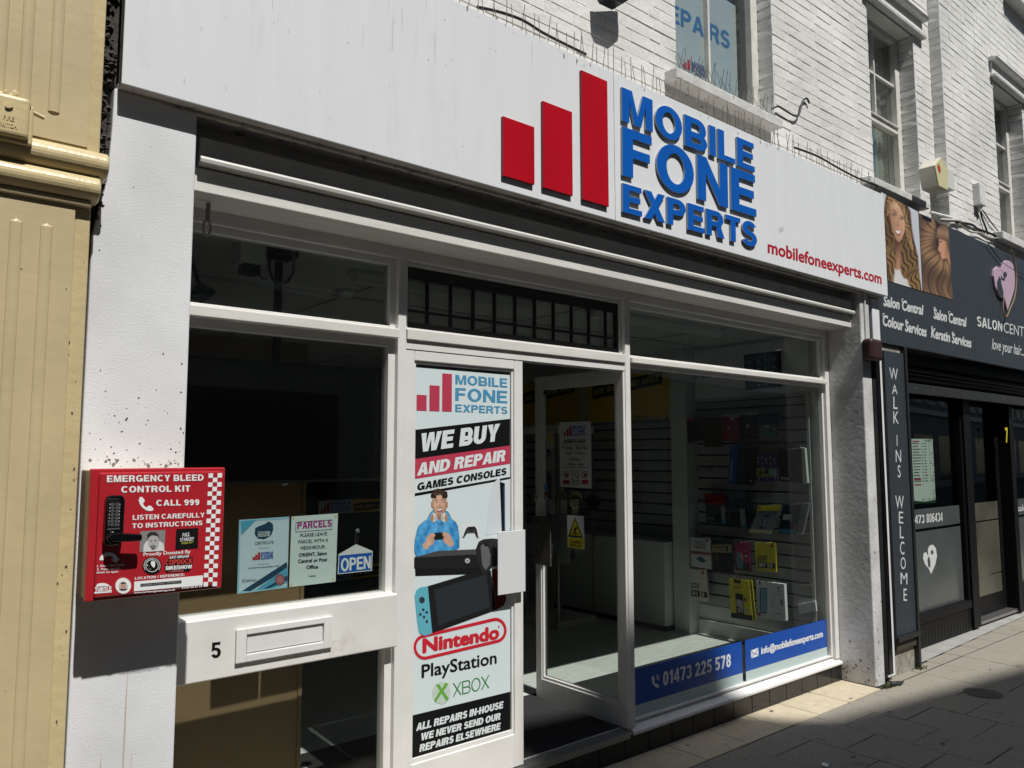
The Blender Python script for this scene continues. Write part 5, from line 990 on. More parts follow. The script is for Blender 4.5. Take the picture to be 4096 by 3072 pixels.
pack('white premium tempered glass packet with a pink band', A, [d5(245, 548), d5(420, 560), d5(436, 835), d5(258, 808)], (.74, .73, .73), .02, [('t', 'PREMIUM', .22, .83, .75, .88, (.2, .2, .2)), ('t', 'TEMPERED', .22, .76, .75, .81, (.2, .2, .2)), ('t', 'GLASS', .22, .64, .75, .73, (.03, .03, .03)), ('r', 0, .44, 1, .53, (.36, .07, .1)), ('p', ((.25, .28), (.55, .16), (.78, .26), (.45, .38)), (.05, .16, .18)), ('c', .85, .92, .06, rdc)])
pack('black tempered glass packet with a tan header', A, [d5(440, 575), d5(612, 570), d5(625, 868), d5(442, 850)], (.012, .012, .014), .02, [('r', 0, .6, .98, .85, (.4, .33, .16)), ('t', 'GLASS', .1, .73, .62, .82, (.04, .03, .02)), ('r', .7, .65, .8, .8, bk), ('c', .2, .42, .1, (.35, .13, .03)), ('c', .2, .42, .06, (.05, .03, .02))])
pack('pink screen protector packet with phone picture', A, [d5(634, 590), d5(768, 600), d5(780, 855), d5(645, 838)], (.36, .03, .1), .02, [('r', 0, 0, 1, .28, (.03, .02, .04)), ('p', ((.1, .1), (.5, .04), (.55, .6), (.12, .65)), (.12, .22, .28)), ('p', ((.28, .5), (.55, .35), (.6, .5), (.4, .6)), (.45, .28, .2)), ('r', .68, .5, .86, .56, (.5, .45, .45))])
def ninehpack(label, pts, base, acc, tcol):
    return pack(label, A, pts, base, .022, [('t', 'TEMPERED', .14, .5, .58, .55, tcol), ('t', 'GLASS', .14, .38, .58, .48, tcol), ('r', .12, .12, .58, .32, bk), ('t', '9H', .16, .15, .46, .29, (.6, .6, .58)), ('r', .66, .12, .95, .3, bk), ('r', .7, .14, .82, .28, (.5, .5, .4)), ('c', .82, .9, .065, rdc)]+[('c', .18+.1*k, .06, .025, acc) for k in range(6)])
ninehpack('yellow tempered glass packet at the right of the fourth row', [d5(812, 596), d5(1002, 600), d5(1008, 862), d5(828, 848)], yl, (.3, .28, .02), bk)
ninehpack('white tempered glass packet with yellow edge, bottom left of the rack', [d5(225, 828), d5(385, 838), d5(408, 1122), d5(236, 1100)], (.74, .72, .62), (.3, .3, .28), bk)
pack('large yellow and black tempered glass box in the bottom row', A, [d5(588, 915), d5(765, 935), d5(800, 1290), d5(608, 1262)], yl, .05, [('r', 0, 0, 1, .13, bk), ('r', .27, .13, .64, .64, (.015, .015, .016)), ('r', .25, .9, .58, 1, bk), ('r', .2, .68, .66, .88, (.3, .27, .02)), ('r', .22, .69, .64, .87, yl), ('t', 'GLASS', .26, .78, .6, .84, (.3, .03, .02)), ('p', ((.28, .34), (.62, .24), (.62, .46), (.34, .5)), (.4, .4, .4)), ('t', '9H', .34, .16, .58, .28, (.4, .4, .38)), ('c', .74, .5, .07, rdc), ('r', .7, .17, .84, .3, (.5, .48, .4))])
pack('large white tablet screen box at the right of the bottom row', A, [d5(826, 932), d5(1076, 965), d5(1092, 1300), d5(840, 1262)], (.76, .78, .79), .035, [('p', ((.1, .12), (.36, .16), (.4, .84), (.14, .82)), (.05, .2, .28)), ('p', ((.13, .16), (.34, .2), (.37, .8), (.17, .78)), (.2, .4, .48)), ('c', .07, .1, .055, rdc), ('r', .12, .9, .17, 1, bk), ('c', .8, .88, .045, (.25, .25, .25)), ('c', .8, .8, .03, (.3, .3, .3)), ('c', .8, .72, .03, (.3, .3, .3)), ('r', .86, .42, .92, .58, (.1, .13, .3)), ('t', 'GLASS', .7, .17, .86, .22, (.2, .2, .2))])
pack('slim white pack with blue spine at the right edge of bottom row', side(XW-.1), [d5(1072, 960), d5(1084, 962), d5(1094, 1298), d5(1088, 1298)], (.08, .12, .35), .02, hook=False)
def hook(p, P_, label, L=.16):
    a = P_.at(p); mb = MB().tube([P_.pt(a, L)+Vector((0, 0, .018)), P_.pt(a, L-.01)+Vector((0, 0, .0)), P_.pt(a, 0)], .003, 6); mb.box(P_.pt(a)[0]-.004, P_.pt(a)[0]+.002, P_.pt(a)[1]-.014, P_.pt(a)[1]+.014, P_.pt(a)[2]-.03, P_.pt(a)[2]+.012)
    tag(mb.build('display_hook', m_steel), label, 'hook', 'display hooks on the slatwall')
HS = side(XW-.022)
for p, l in ((d4(335, 1385), 'empty metal hook left of the blue sided case'), (d4(432, 1380), 'empty metal hook just left of the blue case, beside another'), (d4(1035, 880), 'empty metal hook right of the teal boxed case'), (d4(1225, 870), 'empty metal hook near the window edge, top row'), (d5(348, 235), 'empty metal hook left of the red topped folder'), (d5(1290, 515), 'empty metal hook below the clear bagged box'), (d5(1325, 965), 'empty metal hook above the double socket')): hook(p, HS, l)
HS2 = side(XW-.022)
for k, x in enumerate((875, 940, 1005, 1075)): hook(d3(x, 555), HS2, 'empty metal hook in a row of four on the empty slatwall', .2)
t = thing('wall_socket', 'white double socket on the slatwall at the bottom right', 'socket', HS.pt(HS.at(d5(1280, 1228)), -.0)); SP = side(XW-.045)
MB().slab(SP, quad(SP, [d5(1198, 1140), d5(1350, 1113), d5(1362, 1208), d5(1212, 1230)]), -.02, 0).build('plate', m_card, t, bevel=.003)
for cx, cy in ((1240, 1185), (1330, 1165)):
    for dx, dy in ((0, -18), (-18, 8), (18, 4)): patch('socket_hole', SP, rect(SP, d5(cx+dx-5, cy+dy-5), d5(cx+dx+5, cy+dy+5)), BLACK, t, .0015)
# left window: television, pole, board
t = thing('television', 'large black television facing the street in the left window', 'television', (1.46, .22, 1.57))
MB().box(.89, 1.89, .085, .155, 1.585, 2.104).build('body', m_black, t, bevel=.006); MB().box(.90, 1.882, .0825, .084, 1.60, 2.094).build('screen', mat('screen_off', (.002, .002, .002), .1, spec=.4), t)
caps(front(.0845), 'SHARP', (1127, 1941), (1152, 1938), (1127, 1935), ink(.18, .18, .18), t, .16, .0008)
t = thing('ceiling_pole', 'black ceiling pole and bracket carrying the television', 'pole mount', (1.45, .33, ZC-.9))
MB().tube([(1.442, .33, 1.7), (1.442, .33, ZC-.07)], .0195, 20).build('pole', m_black, t); MB().box(1.37, 1.515, .27, .39, ZC-.05, ZC-.001).build('ceiling_plate', m_black, t, bevel=.01); mb = MB()
for s in (-1, 1): mb.tube([(1.442+s*.06, .30, ZC-.05), (1.442+s*.058, .30, ZC-.12), (1.442+s*.035, .31, ZC-.16), (1.442+s*.012, .325, ZC-.17)], .007, 8)
mb.tube([(1.442-.06, .31, ZC-.165), (1.36, .32, ZC-.16), (1.33, .34, ZC-.11)], .004, 6); mb.build('bracket', m_black, t)
tag(MB().box(1.25, 1.37, .30, .42, ZC-.10, ZC-.001).build('ceiling_socket', m_inwall, bevel=.004), 'white ceiling socket box beside the black television pole', 'socket'); o = MB().box(1.27, 1.35, .31, .38, ZC-.145, ZC-.102).build('plug_adapter', m_black, bevel=.004); tag(o, 'black power adapter plugged into the ceiling socket', 'adapter')
t = thing('spot_speaker', 'small black angled speaker hung in the corner of left window', 'speaker', (1.0, .25, 2.28)); q = [front(.2).at(c7(*k)) for k in ((195, 950), (262, 885), (392, 968), (318, 1038), (200, 990))]; MB().slab(front(.2), q, -.09, 0).build('casing', m_black, t, bevel=.005); MB().tube([(front(.25).at(c7(250, 930))[0], .25, front(.25).at(c7(250, 930))[1]), (.98, .26, ZC)], .008, 8).build('bracket', m_black, t)
MB_X = 1.605
t = thing('backing_board', 'tall brown board standing behind the left window display', 'board', (1.24, .39, FL)); MB().box(.862, MB_X, .38, .40, FL, 2.235).build('board', m_mdf, t, bevel=.002); box('batten', m_mdf, t, MB_X+.001, MB_X+.02, .375, .42, FL, 2.235, .002)
tag(MB().tube([front(.05).pt(front(.05).at(c7(678, 1255))), front(.045).pt(front(.045).at(c7(680, 1280))), front(.045).pt(front(.045).at(c7(686, 1288)))], .0025, 6).build('cup_hook', m_inwall), 'tiny white cup hook under the left transom', 'hook')
t = thing('cable_hanger', 'clear plastic link hanging from the soffit by the left pilaster', 'hanger', (.95, -.09, 2.5)); HP = front(-.10)
mb = MB(); c_ = HP.at(c7(305, 440)); oo = []
for k in range(25): a = 2*math.pi*k/24; oo.append(HP.pt((c_[0]+.014*math.cos(a), c_[1]+.03*math.sin(a))))
mb.tube(oo, .005, 8, cap=False); mb.build('link', ink(.35, .33, .3, .2), t); MB().tube([HP.pt(HP.at(c7(318, 235))), HP.pt(HP.at(c7(310, 375)))], .009, 8).build('stem', ink(.25, .22, .18, .3), t)
# ceiling lights and detector
for x0, x1, y, z, lab in ((1.90, 3.2, .5, ZC-.001, 'slim ceiling strip light behind the left fanlight'), (3.62, 5.05, .46, ZC-.001, 'slim ceiling strip light behind the right fanlight')):
    t = thing('strip_light', lab, 'ceiling light', ((x0+x1)/2, y, z-.06)); MB().box(x0, x1, y-.05, y+.05, z-.025, z).build('housing', m_inwall, t); MB().extrude_x([(y-.045, z-.026), (y-.03, z-.06), (y+.03, z-.06), (y+.045, z-.026)], x0+.02, x1-.02).build('diffuser', mat('unlit_diffuser', (.65, .66, .64), .3), t)
t = thing('smoke_detector', 'round white smoke detector on the ceiling past the brown board', 'smoke detector', (2.06, .9, ZC-.05)); MB().tube([(2.12, .98, ZC-.001), (2.12, .98, ZC-.02), (2.12, .98, ZC-.045)], [.055, .055, .035], 24).build('body', m_card, t)
# counter boards glimpsed past the left window
P = front(3.6); q = quad(P, [d6(925, 80), d6(1330, 60), d6(1330, 150), d6(925, 160)])
t = thing('counter', 'dark counter with company graphics deep in the shop', 'counter', (3.6, 3.8, FL)); MB().box(q[0][0]-.35, 5.1, 3.62, 4.3, FL, q[0][1]+.02).build('carcass', m_dark, t, bevel=.005)
for dz in (0, -.62):
    o0 = q[0]+Vector((0, dz)); k = (q[1]-q[0])[0]
    MB().slab(P, [Vector((q[0][0], q[3][1]+dz)), Vector((q[0][0]+k*.48, q[3][1]+dz)), Vector((q[0][0]+k*.48, q[0][1]+dz)), Vector((q[0][0], q[0][1]+dz))], -.015, -.008).build('graphic_panel', ink(.45, .5, .52), t)
    MB().slab(P, [Vector((q[0][0]+k*.49, q[3][1]+dz)), Vector((q[0][0]+k*1.3, q[3][1]+dz)), Vector((q[0][0]+k*1.3, q[0][1]+dz)), Vector((q[0][0]+k*.49, q[0][1]+dz))], -.015, -.008).build('graphic_panel', YB1, t)
    h = q[0][1]-q[3][1]; R_ = lambda u, v: Vector((q[0][0]+k*u, q[3][1]+dz+h*v)); PF = front(3.607)
    for u, v in ((.03, .35), (.075, .6), (.12, .9)): patch('bar', PF, [R_(u, .08), R_(u+.035, .08), R_(u+.035, v), R_(u, v)], RED, t)
    for s, v in (('MOBILE', .66), ('FONE', .36), ('EXPERTS', .08)): caps(PF, s, R_(.18, v), R_(.46, v), R_(.18, v+.24), BLUE, t, .2, raw=True)
    patch('stripe', PF, [R_(.51, .12), R_(1.28, .3), R_(1.28, .9), R_(.51, .7)], BLACK, t); caps(PF, 'WE BUY AND SELL', R_(.53, .27), R_(1.2, .42), R_(.53, .52), ink(.45, .35, .08), t, .26, .002, raw=True, gap=.05)
# glass display cabinet
t = thing('display_cabinet', 'glass tower display cabinet behind the open door', 'display cabinet', (5.1, 2.3, FL)); m_cab = mat('cabinet_white', (.55, .55, .53), .4)
cx0, cx1, cy0, cy1 = 4.85, 5.33, 2.1, 2.58
box('base', m_cab, t, cx0, cx1, cy0, cy1, FL+.001, FL+.07, .004); box('head', m_cab, t, cx0, cx1, cy0, cy1, 1.9, 1.97, .004)
mb = MB()
for x in (cx0+.012, cx1-.012):
    for y in (cy0+.012, cy1-.012): mb.box(x-.01, x+.01, y-.01, y+.01, FL+.07, 1.9)
mb.build('post', m_steel, t)
for z in (.75, 1.15, 1.55): box('glass_shelf', m_glass, t, cx0+.02, cx1-.02, cy0+.02, cy1-.02, z, z+.006)
rs = random.Random(6)
for z in (.757, 1.157, 1.557):
    for k in range(3):
        x = cx0+.09+.14*k; y = cy0+.12+rs.uniform(0, .1); tag(MB().box(x-.04, x+.04, y, y+.02, z, z+.13).build('phone_box', mat('phone_box_print', (rs.uniform(.02, .5),)*3, .4), bevel=.002), 'small phone box standing on a shelf of the glass cabinet', 'phone box', 'boxes in the glass cabinet')
t = thing('rear_cabinet', 'tall dark glass fronted wall cabinet at the back of the shop', 'cabinet', (3.9, 5.8, FL)); MB().box(1.8, 5.7, 5.75, 6.17, FL+.001, 2.1).build('carcass', m_dark, t)
for k in range(5): box('shelf', m_cab, t, 1.85, 5.65, 5.70, 5.749, .5+.35*k, .52+.35*k)

# ================================================================== SALON NEXT DOOR
SY = -.245; P = front(SY); sx0 = 6.16; sz0 = Z(c4(700, 1290), SY); szt = Z(c4(1200, 510), SY)
t = thing('fascia_sign', 'dark grey salon sign board with two hair photographs and a pink heart', 'sign', (9, SY, sz0))
MB().box(sx0, 15, SY, -.208, sz0, szt).build('panel', m_salon, t, bevel=.003)
MB().box(sx0, 7.80, -.2075, -.10, sz0, szt-.03).build('edge_trim', m_dark, t); MB().box(7.75, 15, SY+.03, -.10, szt+.002, szt+.03).build('edge_trim', m_sill, t)
P4 = lambda *q: [P.at(c4(*k)) for k in q]
z_a, z_b = szt-.02, P.at(c4(715, 855))[1]
xa_, xb_, xc_ = sx0+.01, P.at(c4(700, 600))[0], P.at(c4(925, 650))[0]
def hair_mat(name, c1, c2, sc, rot):
    m = bpy.data.materials.new(name); m.use_nodes = True; n = m.node_tree.nodes; l = m.node_tree.links; b = n['Principled BSDF']; b.inputs['Roughness'].default_value = .4
    g = n.new('ShaderNodeTexCoord'); mp = n.new('ShaderNodeMapping'); mp.inputs['Rotation'].default_value = rot; l.new(g.outputs['Object'], mp.inputs[0])
    wv = n.new('ShaderNodeTexWave'); wv.inputs['Scale'].default_value = sc; wv.inputs['Distortion'].default_value = 11; wv.inputs['Detail'].default_value = 3; wv.inputs['Detail Scale'].default_value = .8; l.new(mp.outputs[0], wv.inputs[0])
    rp = n.new('ShaderNodeValToRGB'); rp.color_ramp.elements[0].color = (*c1, 1); rp.color_ramp.elements[1].color = (*c2, 1); l.new(wv.outputs[0], rp.inputs[0]); l.new(rp.outputs[0], b.inputs['Base Color']); return m
m_h1 = hair_mat('printed_blonde_hair', (.055, .028, .011), (.33, .19, .075), 7, (0, 0, 0)); m_h2 = hair_mat('printed_brown_hair', (.035, .016, .008), (.24, .125, .06), 9, (0, .5, 0))
def strands(c, y): return .5+.24*np.sin(c*.33)+.17*np.sin(c*.71+1.3+y*.012)+.12*np.sin(c*1.43+y*.03)
pr = Print(P, c4, ((409, 125), (684, 272), (715, 856), (463, 780)), 84, 130)
pr.put(np.ones(pr.X.shape), (.56, .585, .63))
hx_ = .62*pr.X+17*np.sin(pr.Y/41+pr.X*.012)+9*np.sin(pr.Y/23+pr.X*.03); tone = np.clip((pr.Y-430)/420, 0, 1)
hm = pr.mask([(455, 100), (520, 130), (590, 190), (628, 270), (640, 400), (652, 470), (684, 600), (692, 720), (712, 860), (640, 845), (610, 800), (560, 822), (460, 795), (436, 600), (415, 470), (425, 300), (438, 200)], 9)
v = strands(hx_, pr.Y); pr.mix(hm, (.02, .009, .004), (.44, .25, .085), np.clip(1.25*v-.3, 0, 1)*(.6+.55*tone)+.05*tone)
pr.put(pr.mask([(500, 690), (548, 686), (556, 720), (575, 760), (604, 770), (614, 822), (560, 824), (498, 792), (482, 740)], 10), (.66, .66, .64))
pr.mix(pr.mask([(512, 470), (556, 488), (552, 600), (556, 690), (524, 704), (500, 650), (514, 590)], 14), (.10, .045, .022), (.42, .22, .13), (pr.Y-500)/150+(pr.X-530)/120)
pr.mix(pr.mask([(455, 520), (500, 560), (520, 640), (500, 800), (462, 792), (440, 640)], 14), (.02, .009, .004), (.46, .27, .10), 1.2*v-.25)
fm = pr.mask([(476, 205), (498, 182), (545, 192), (580, 262), (590, 350), (582, 420), (562, 474), (542, 496), (524, 484), (498, 420), (482, 350), (472, 270)], 6)
pr.mix(fm, (.25, .115, .055), (.66, .39, .25), .25+.72*np.clip((pr.X-470-(pr.Y-330)*.16)/95, 0, 1)-.25*np.clip((pr.Y-440)/60, 0, 1))
pr.put(.55*pr.blob(560, 385, 24, 40, 1.2), (.62, .30, .18)); pr.put(.5*pr.blob(525, 230, 30, 22, 1.2), (.74, .5, .34))
for (x, y, dx) in ((507, 292, 0), (563, 321, 0)):
    pr.put(.8*pr.blob(x, y, 20, 12, .8), (.10, .05, .03)); pr.put(.8*pr.blob(x, y+1, 13, 6, .6), (.42, .36, .3)); pr.put(pr.blob(x+1, y, 5, 6, .5), (.03, .03, .02))
pr.put(.85*pr.mask([(486, 262), (505, 256), (528, 281), (526, 286), (505, 265)], 4), (.09, .045, .025)); pr.put(.85*pr.mask([(545, 300), (562, 298), (584, 318), (582, 324), (562, 306)], 4), (.09, .045, .025))
pr.put(.5*pr.mask([(533, 300), (541, 340), (543, 372), (526, 366), (533, 340)], 6), (.33, .15, .08)); pr.put(.6*pr.blob(533, 372, 13, 5, .9), (.26, .1, .06))
pr.put(pr.mask([(511, 398), (528, 408), (545, 410), (562, 402), (557, 432), (544, 450), (530, 448), (517, 428)], 4), (.36, .10, .08)); pr.put(pr.mask([(516, 404), (530, 412), (545, 413), (557, 408), (552, 424), (541, 434), (529, 431), (519, 418)], 3), (.82, .8, .77))
fr_ = pr.mask([(470, 140), (545, 180), (592, 250), (612, 360), (640, 470), (650, 560), (622, 540), (594, 440), (584, 340), (562, 262), (528, 205), (497, 190), (478, 225), (468, 300), (452, 300), (455, 190)], 6); pr.mix(fr_, (.07, .033, .012), (.5, .31, .125), 1.15*v-.1)
pr.build(t, .0036)
pr = Print(P, c4, ((688, 280), (905, 375), (940, 918), (716, 856)), 78, 130)
r_ = np.hypot(pr.X-893, (pr.Y-500)*.95); an = np.arctan2(pr.Y-500, pr.X-893); fl_ = an*19+r_*.02+2.2*np.sin(r_/55+an*3)
v = .5+.2*np.sin(fl_*1.3)+.2*np.sin(fl_*2.9+1)+.16*np.sin(fl_*6.1); hi = np.exp(-((r_-150-10*np.sin(an*5))/48)**2)+.45*np.clip((pr.Y-760)/120, 0, 1)
pr.mix(np.ones(pr.X.shape), (.022, .009, .005), (.44, .255, .13), np.clip(.06+(.25+.85*hi)*v*np.clip((r_-55)/60, 0, 1), 0, 1))
pr.put(.9*pr.mask([(800, 330), (905, 375), (910, 560), (880, 640), (850, 590), (826, 500), (815, 420)], 26), (.012, .006, .004))
pr.put(pr.mask([(836, 470), (872, 462), (905, 500), (912, 560), (918, 660), (896, 610), (868, 622), (852, 606), (849, 588), (843, 570), (830, 548), (837, 520)], 4), (.58, .31, .18)); pr.put(.6*pr.mask([(880, 500), (912, 520), (918, 650), (898, 606), (880, 600)], 14), (.30, .13, .07))
pr.put(pr.blob(849, 576, 7, 8, .6), (.45, .08, .07)); pr.put(.9*pr.mask([(838, 490), (858, 486), (860, 495), (842, 498)], 3), (.03, .015, .01))
bm_ = pr.mask([(818, 462), (824, 398), (856, 368), (905, 372), (914, 470), (920, 590), (904, 560), (890, 492), (852, 474), (834, 478)], 5); bv = .5+.3*np.sin(pr.X*.5)+.2*np.sin(pr.X*1.1+1); pr.mix(bm_, (.045, .02, .01), (.5, .3, .16), .15+.8*bv*np.exp(-((pr.Y-425-(pr.X-860)*.2)/34)**2)+.1*bv)
pr.build(t, .0036)
SW = ink(.6, .62, .62)
for s, bl, br, h in (('Salon Central', (430, 962), (722, 1030), 72), ('Colour Services', (424, 1106), (748, 1192), 75), ('Salon Central', (800, 1056), (1040, 1118), 70), ('Keratin Services', (782, 1196), (1078, 1272), 70)): 
    words(P, s, c4(*bl), c4(*br), c4(bl[0], bl[1]-h), SW, t, .042, .002, shear=.12); o, ex, ez = basis(P, c4(*bl), c4(*br), c4(bl[0], bl[1]-h)); tot = max(a for a, b in bglyphs(s, 0)[0])
    for wd in (0, s.index(' ')+1):
        fx = (max([a for a, b in bglyphs(s[:wd].strip(), 0)[0]])+.28)/tot if wd else 0; mb = MB(); cen = o+ex*(fx+.22/tot)+ez*.93; R1 = ez.length*.36
        for k in range(9):
            a0, a1 = rad(70+22*k), rad(70+22*(k+1)); th = R1*(.13+.22*math.sin(math.pi*(k+.5)/9)); mb.slab(P, [cen+Vector((R1*math.cos(a0), R1*math.sin(a0)*.8)), cen+Vector((R1*math.cos(a1), R1*math.sin(a1)*.8)), cen+Vector(((R1-th)*math.cos(a1), (R1-th)*math.sin(a1)*.8)), cen+Vector(((R1-th)*math.cos(a0), (R1-th)*math.sin(a0)*.8))], .0012, .0026)
        mb.build('swash', SW, t)
caps(P, 'SALON', c4(1118, 1115), c4(1304, 1155), c4(1118, 1040), SW, t, .2, .004, .003, gap=.14); words(P, 'CENTRAL', c4(1315, 1160), c4(1560, 1215), c4(1315, 1085), SW, t, .0, .003)
words(P, 'love your hair...', c4(1228, 1283), c4(1470, 1335), c4(1228, 1205), SW, t, .012, .003, shear=.25)
m_pink = ink(.5, .36, .45)
hp_ = ((1330, 1000), (1308, 905), (1300, 912), (1270, 890), (1240, 820), (1228, 745), (1232, 700), (1256, 676), (1280, 690), (1296, 735), (1290, 700), (1298, 655), (1318, 632), (1345, 634), (1370, 660), (1386, 730), (1384, 830), (1362, 910))
MB().slab(P, [P.at(c4(*k)) for k in hp_], .0, .02).build('heart', m_pink, t, bevel=.002)
PHh = front(SY-.0205)
patch('heart_cutout', PHh, [PHh.at(c4(*k)) for k in ((1285, 745), (1296, 765), (1300, 800), (1312, 850), (1316, 880), (1310, 910), (1290, 900), (1270, 850), (1268, 790))], m_salon, t, .001); patch('heart_cutout', PHh, ell(PHh, c4(1327, 735), 14*.54, 22*.54, 16), m_salon, t, .001); patch('heart_cutout', PHh, [PHh.at(c4(*k)) for k in ((1296, 735), (1310, 760), (1330, 757), (1320, 782), (1300, 770))], m_salon, t, .0012)
cable([c4(1345, 560), c4(1372, 640), c4(1385, 760), c4(1370, 900), c4(1340, 985), c4(1305, 1050), c4(1285, 1010), c4(1290, 900)], mat('tan_cable', (.2, .14, .07), .6), 'loose tan cable hanging in a loop over the pink heart', P, .007, .035, .004)
cable([c4(1180, 500), c4(1270, 620), c4(1340, 680), c4(1467, 750)], mcab, 'thin black cable sagging across the dark salon sign', P, .004, .02, .004)
# standing sign, pillar
P = front(-.25)
t = thing('pillar_sign', 'tall narrow dark walk ins welcome sign on pillar beside the salon window', 'sign', (6.4, -.2, .2))
wx0, wx1 = 6.224, 6.588
MB().box(wx0, wx1-.02, -.25, -.225, .30, 2.53).build('board', m_salon, t, bevel=.003); mb = MB(); mb.box(wx1-.019, wx1+.02, -.262, .02, .02, sz0-.002); mb.build('edge_strip', m_dark, t, bevel=.004)
MB().box(wx0-.01, wx1+.02, -.27, -.2, .262, .298).build('ledge', m_dark, t, bevel=.004); MB().box(wx0-.06, wx1-.021, -.223, .02, .0, sz0-.004).build('pillar', mat('worn_pillar', (.12, .11, .08), .8, .6, 18, .6, 40, col2=(.35, .34, .3)), t)
MB().box(wx0, wx1-.021, -.246, -.2235, .19, .26).build('plinth_band', mat('brown_stain', (.05, .043, .03), .7, .3, 20), t)
stk = [('W', 470, 535, 1500, 1418), ('A', 488, 530, 1612, 1540)]
LT = [('W', 332, 370, 0, 30), ('A', 341, 369, 97, 49), ('L', 348, 370, 173, 110), ('K', 348, 376, 247, 185), ('I', 365, 369, 362, 306), ('N', 360, 388, 444, 382), ('S', 370, 386, 522, 460), ('W', 358, 402, 680, 615), ('E', 376, 399, 757, 697), ('L', 381, 402, 833, 770), ('C', 382, 405, 915, 850), ('O', 385, 412, 990, 930), ('M', 385, 420, 1068, 1008), ('E', 400, 418, 1152, 1090)]
for s, x0, x1, yb, yt in LT:
    if s == 'W' and yb == 0: words(P, s, c4(475, 1503), c4(538, 1512), c4(472, 1418), SW, t, 0, .001); continue
    words(P, s, c5(x0+.8, yb), c5(x1, yb+1), c5(x0, yt), SW, t, 0, .001)
# salon shopfront
t = thing('salon_shopfront', 'black framed salon shopfront with frosted lower glass and number seven', 'shopfront', (9, .0, .0))
m_bf = mat('black_frame_paint', (.007, .007, .008), .45, dirt=.3, dcol=(.04, .04, .04), ds=30, dt=.72, spec=.12); P = front(.02)
sw0, sw1 = 6.60, 8.36; dj0, dj1 = 8.36, 8.53; do1 = 9.60
mb = MB(); mb.box(dj0, dj1, -.02, .12, .03, 2.34); mb.box(do1, do1+.12, -.02, .12, .03, 2.34); mb.box(sw0, 15, .0, .12, 2.34, 2.50); mb.box(sw0, sw1-.002, -.012, .12, .225, .30); mb.box(do1+.122, 15, -.012, .12, .225, .30); mb.box(sw1-.045, sw1-.002, .0, .1, .30, 2.34); mb.box(do1+.122, do1+.15, 0, .1, .3, 2.34); mb.build('frame', m_bf, t, bevel=.004)
for a, b in ((sw0+.01, dj0-.005), (do1+.125, 15)):
    mb = MB(); x = a
    while x < b-.02: mb.box(x, min(x+.068, b), .002, .05, .01, .223); x += .07
    mb.build('stall_riser', m_bf, t, bevel=.003)
box('pane', m_glass, t, sw0, sw1-.045, .05, .056, .30, 2.34); box('pane', m_glass, t, do1+.15, 15, .05, .056, .30, 2.34)
zf0, zf1, zf2 = P.at(c5(600, 750))[1], P.at(c5(600, 775))[1], P.at(c5(600, 675))[1]
m_frost = mat('frosted_film', (.075, .085, .083), .2, .15, 3, spec=.6)
PF = front(.047)
for x0, x1 in ((sw0, sw1-.046), (do1+.151, 15)):
    MB().slab(PF, [Vector(q) for q in ((x0, .3), (x1, .3), (x1, zf1-.02), (x0, zf1-.02))], 0, .001).build('frosted_film', m_frost, t); MB().slab(PF, [Vector(q) for q in ((x0, zf1+.005), (x1, zf1+.005), (x1, zf2), (x0, zf2))], 0, .001).build('frosted_film', m_frost, t)
PF = front(.046)
caps(PF, '01473', c5(428, 762), c5(507, 756), c5(428, 718), SW, t, .17, .001); caps(PF, '806434', c5(518, 755), c5(600, 746), c5(518, 709), SW, t, .17, .001)
patch('heart', PF, [PF.at(c5(*k)) for k in ((541, 1017), (530, 990), (510, 965), (500, 935), (503, 910), (515, 903), (527, 925), (524, 890), (534, 870), (550, 866), (566, 885), (571, 925), (563, 965))], SW, t, .001)
patch('heart_cutout', PF, [PF.at(c5(*k)) for k in ((527, 925), (534, 935), (538, 960), (536, 985), (526, 978), (522, 945))], m_frost, t, .0016); patch('heart_cutout', PF, ell(PF, c5(546, 905), 7*.78, 12*.78, 12), m_frost, t, .0016)
words(PF, 'salon', c5(980, 697), c5(1040, 690), c5(980, 665), SW, t, .01, .001)
PN = front(-.022); caps(PN, '7', c5(920, 345), c5(933, 345), c5(917, 268), ink(.6, .5, .02), t, .22, .003)
t = thing('price_list', 'white salon price list sheet with leafy border in the window', 'notice', (7.4, .046, 1.2)); PF = front(.075)
prq = [c5(441, 326), c5(549, 326), c5(566, 652), c5(456, 658)]; MB().slab(PF, quad(PF, prq), -.001, 0).build('sheet', mat('price_paper', (.6, .72, .64), .5), t)
PFq = quad(PF, prq)
def pq(u, v): a, b, c, d = PFq; return d*(1-u)*(1-v)+c*u*(1-v)+b*u*v+a*(1-u)*v
mb = MB(); rk = random.Random(3)
for k in range(14):
    v = .92-.045*k
    for u0, u1 in ((.04, .36+rk.uniform(-.08, .06)), (.44, .5), (.56, .68+rk.uniform(-.05, .02)), (.8, .84)):
        u = u0
        while u < u1: L = rk.uniform(.02, .05); mb.slab(PF, [pq(u, v), pq(min(u+L, u1), v), pq(min(u+L, u1), v+.017), pq(u, v+.017)], .0002, .0006); u += L+.012
mb.build('price_lines', BLACK, t)
mb = MB()
for k in range(60):
    if k < 30: u, v = .93+rk.uniform(-.05, .05), rk.uniform(.02, .98)
    elif k < 46: u, v = rk.uniform(.45, .98), .975+rk.uniform(-.02, .02)
    else: u, v = rk.uniform(.35, .98), .04+rk.uniform(-.02, .03)
    mb.slab(PF, [pq(u+.03*math.cos(a), v+.012*math.sin(a+k)) for a in (0, 1.6, 3.1, 4.7)], .0002, .0005)
mb.build('leaf_border', ink(.02, .06, .02), t)
for v in (.95, .36, .28): patch('heading', PF, [pq(.04, v), pq(.36, v), pq(.36, v+.02), pq(.04, v+.02)], ink(.4, .03, .08), t, .0008)
patch('footer', PF, [pq(0, 0), pq(1, 0), pq(1, .05), pq(.5, .025), pq(0, .05)], ink(.02, .06, .03), t, .0007)
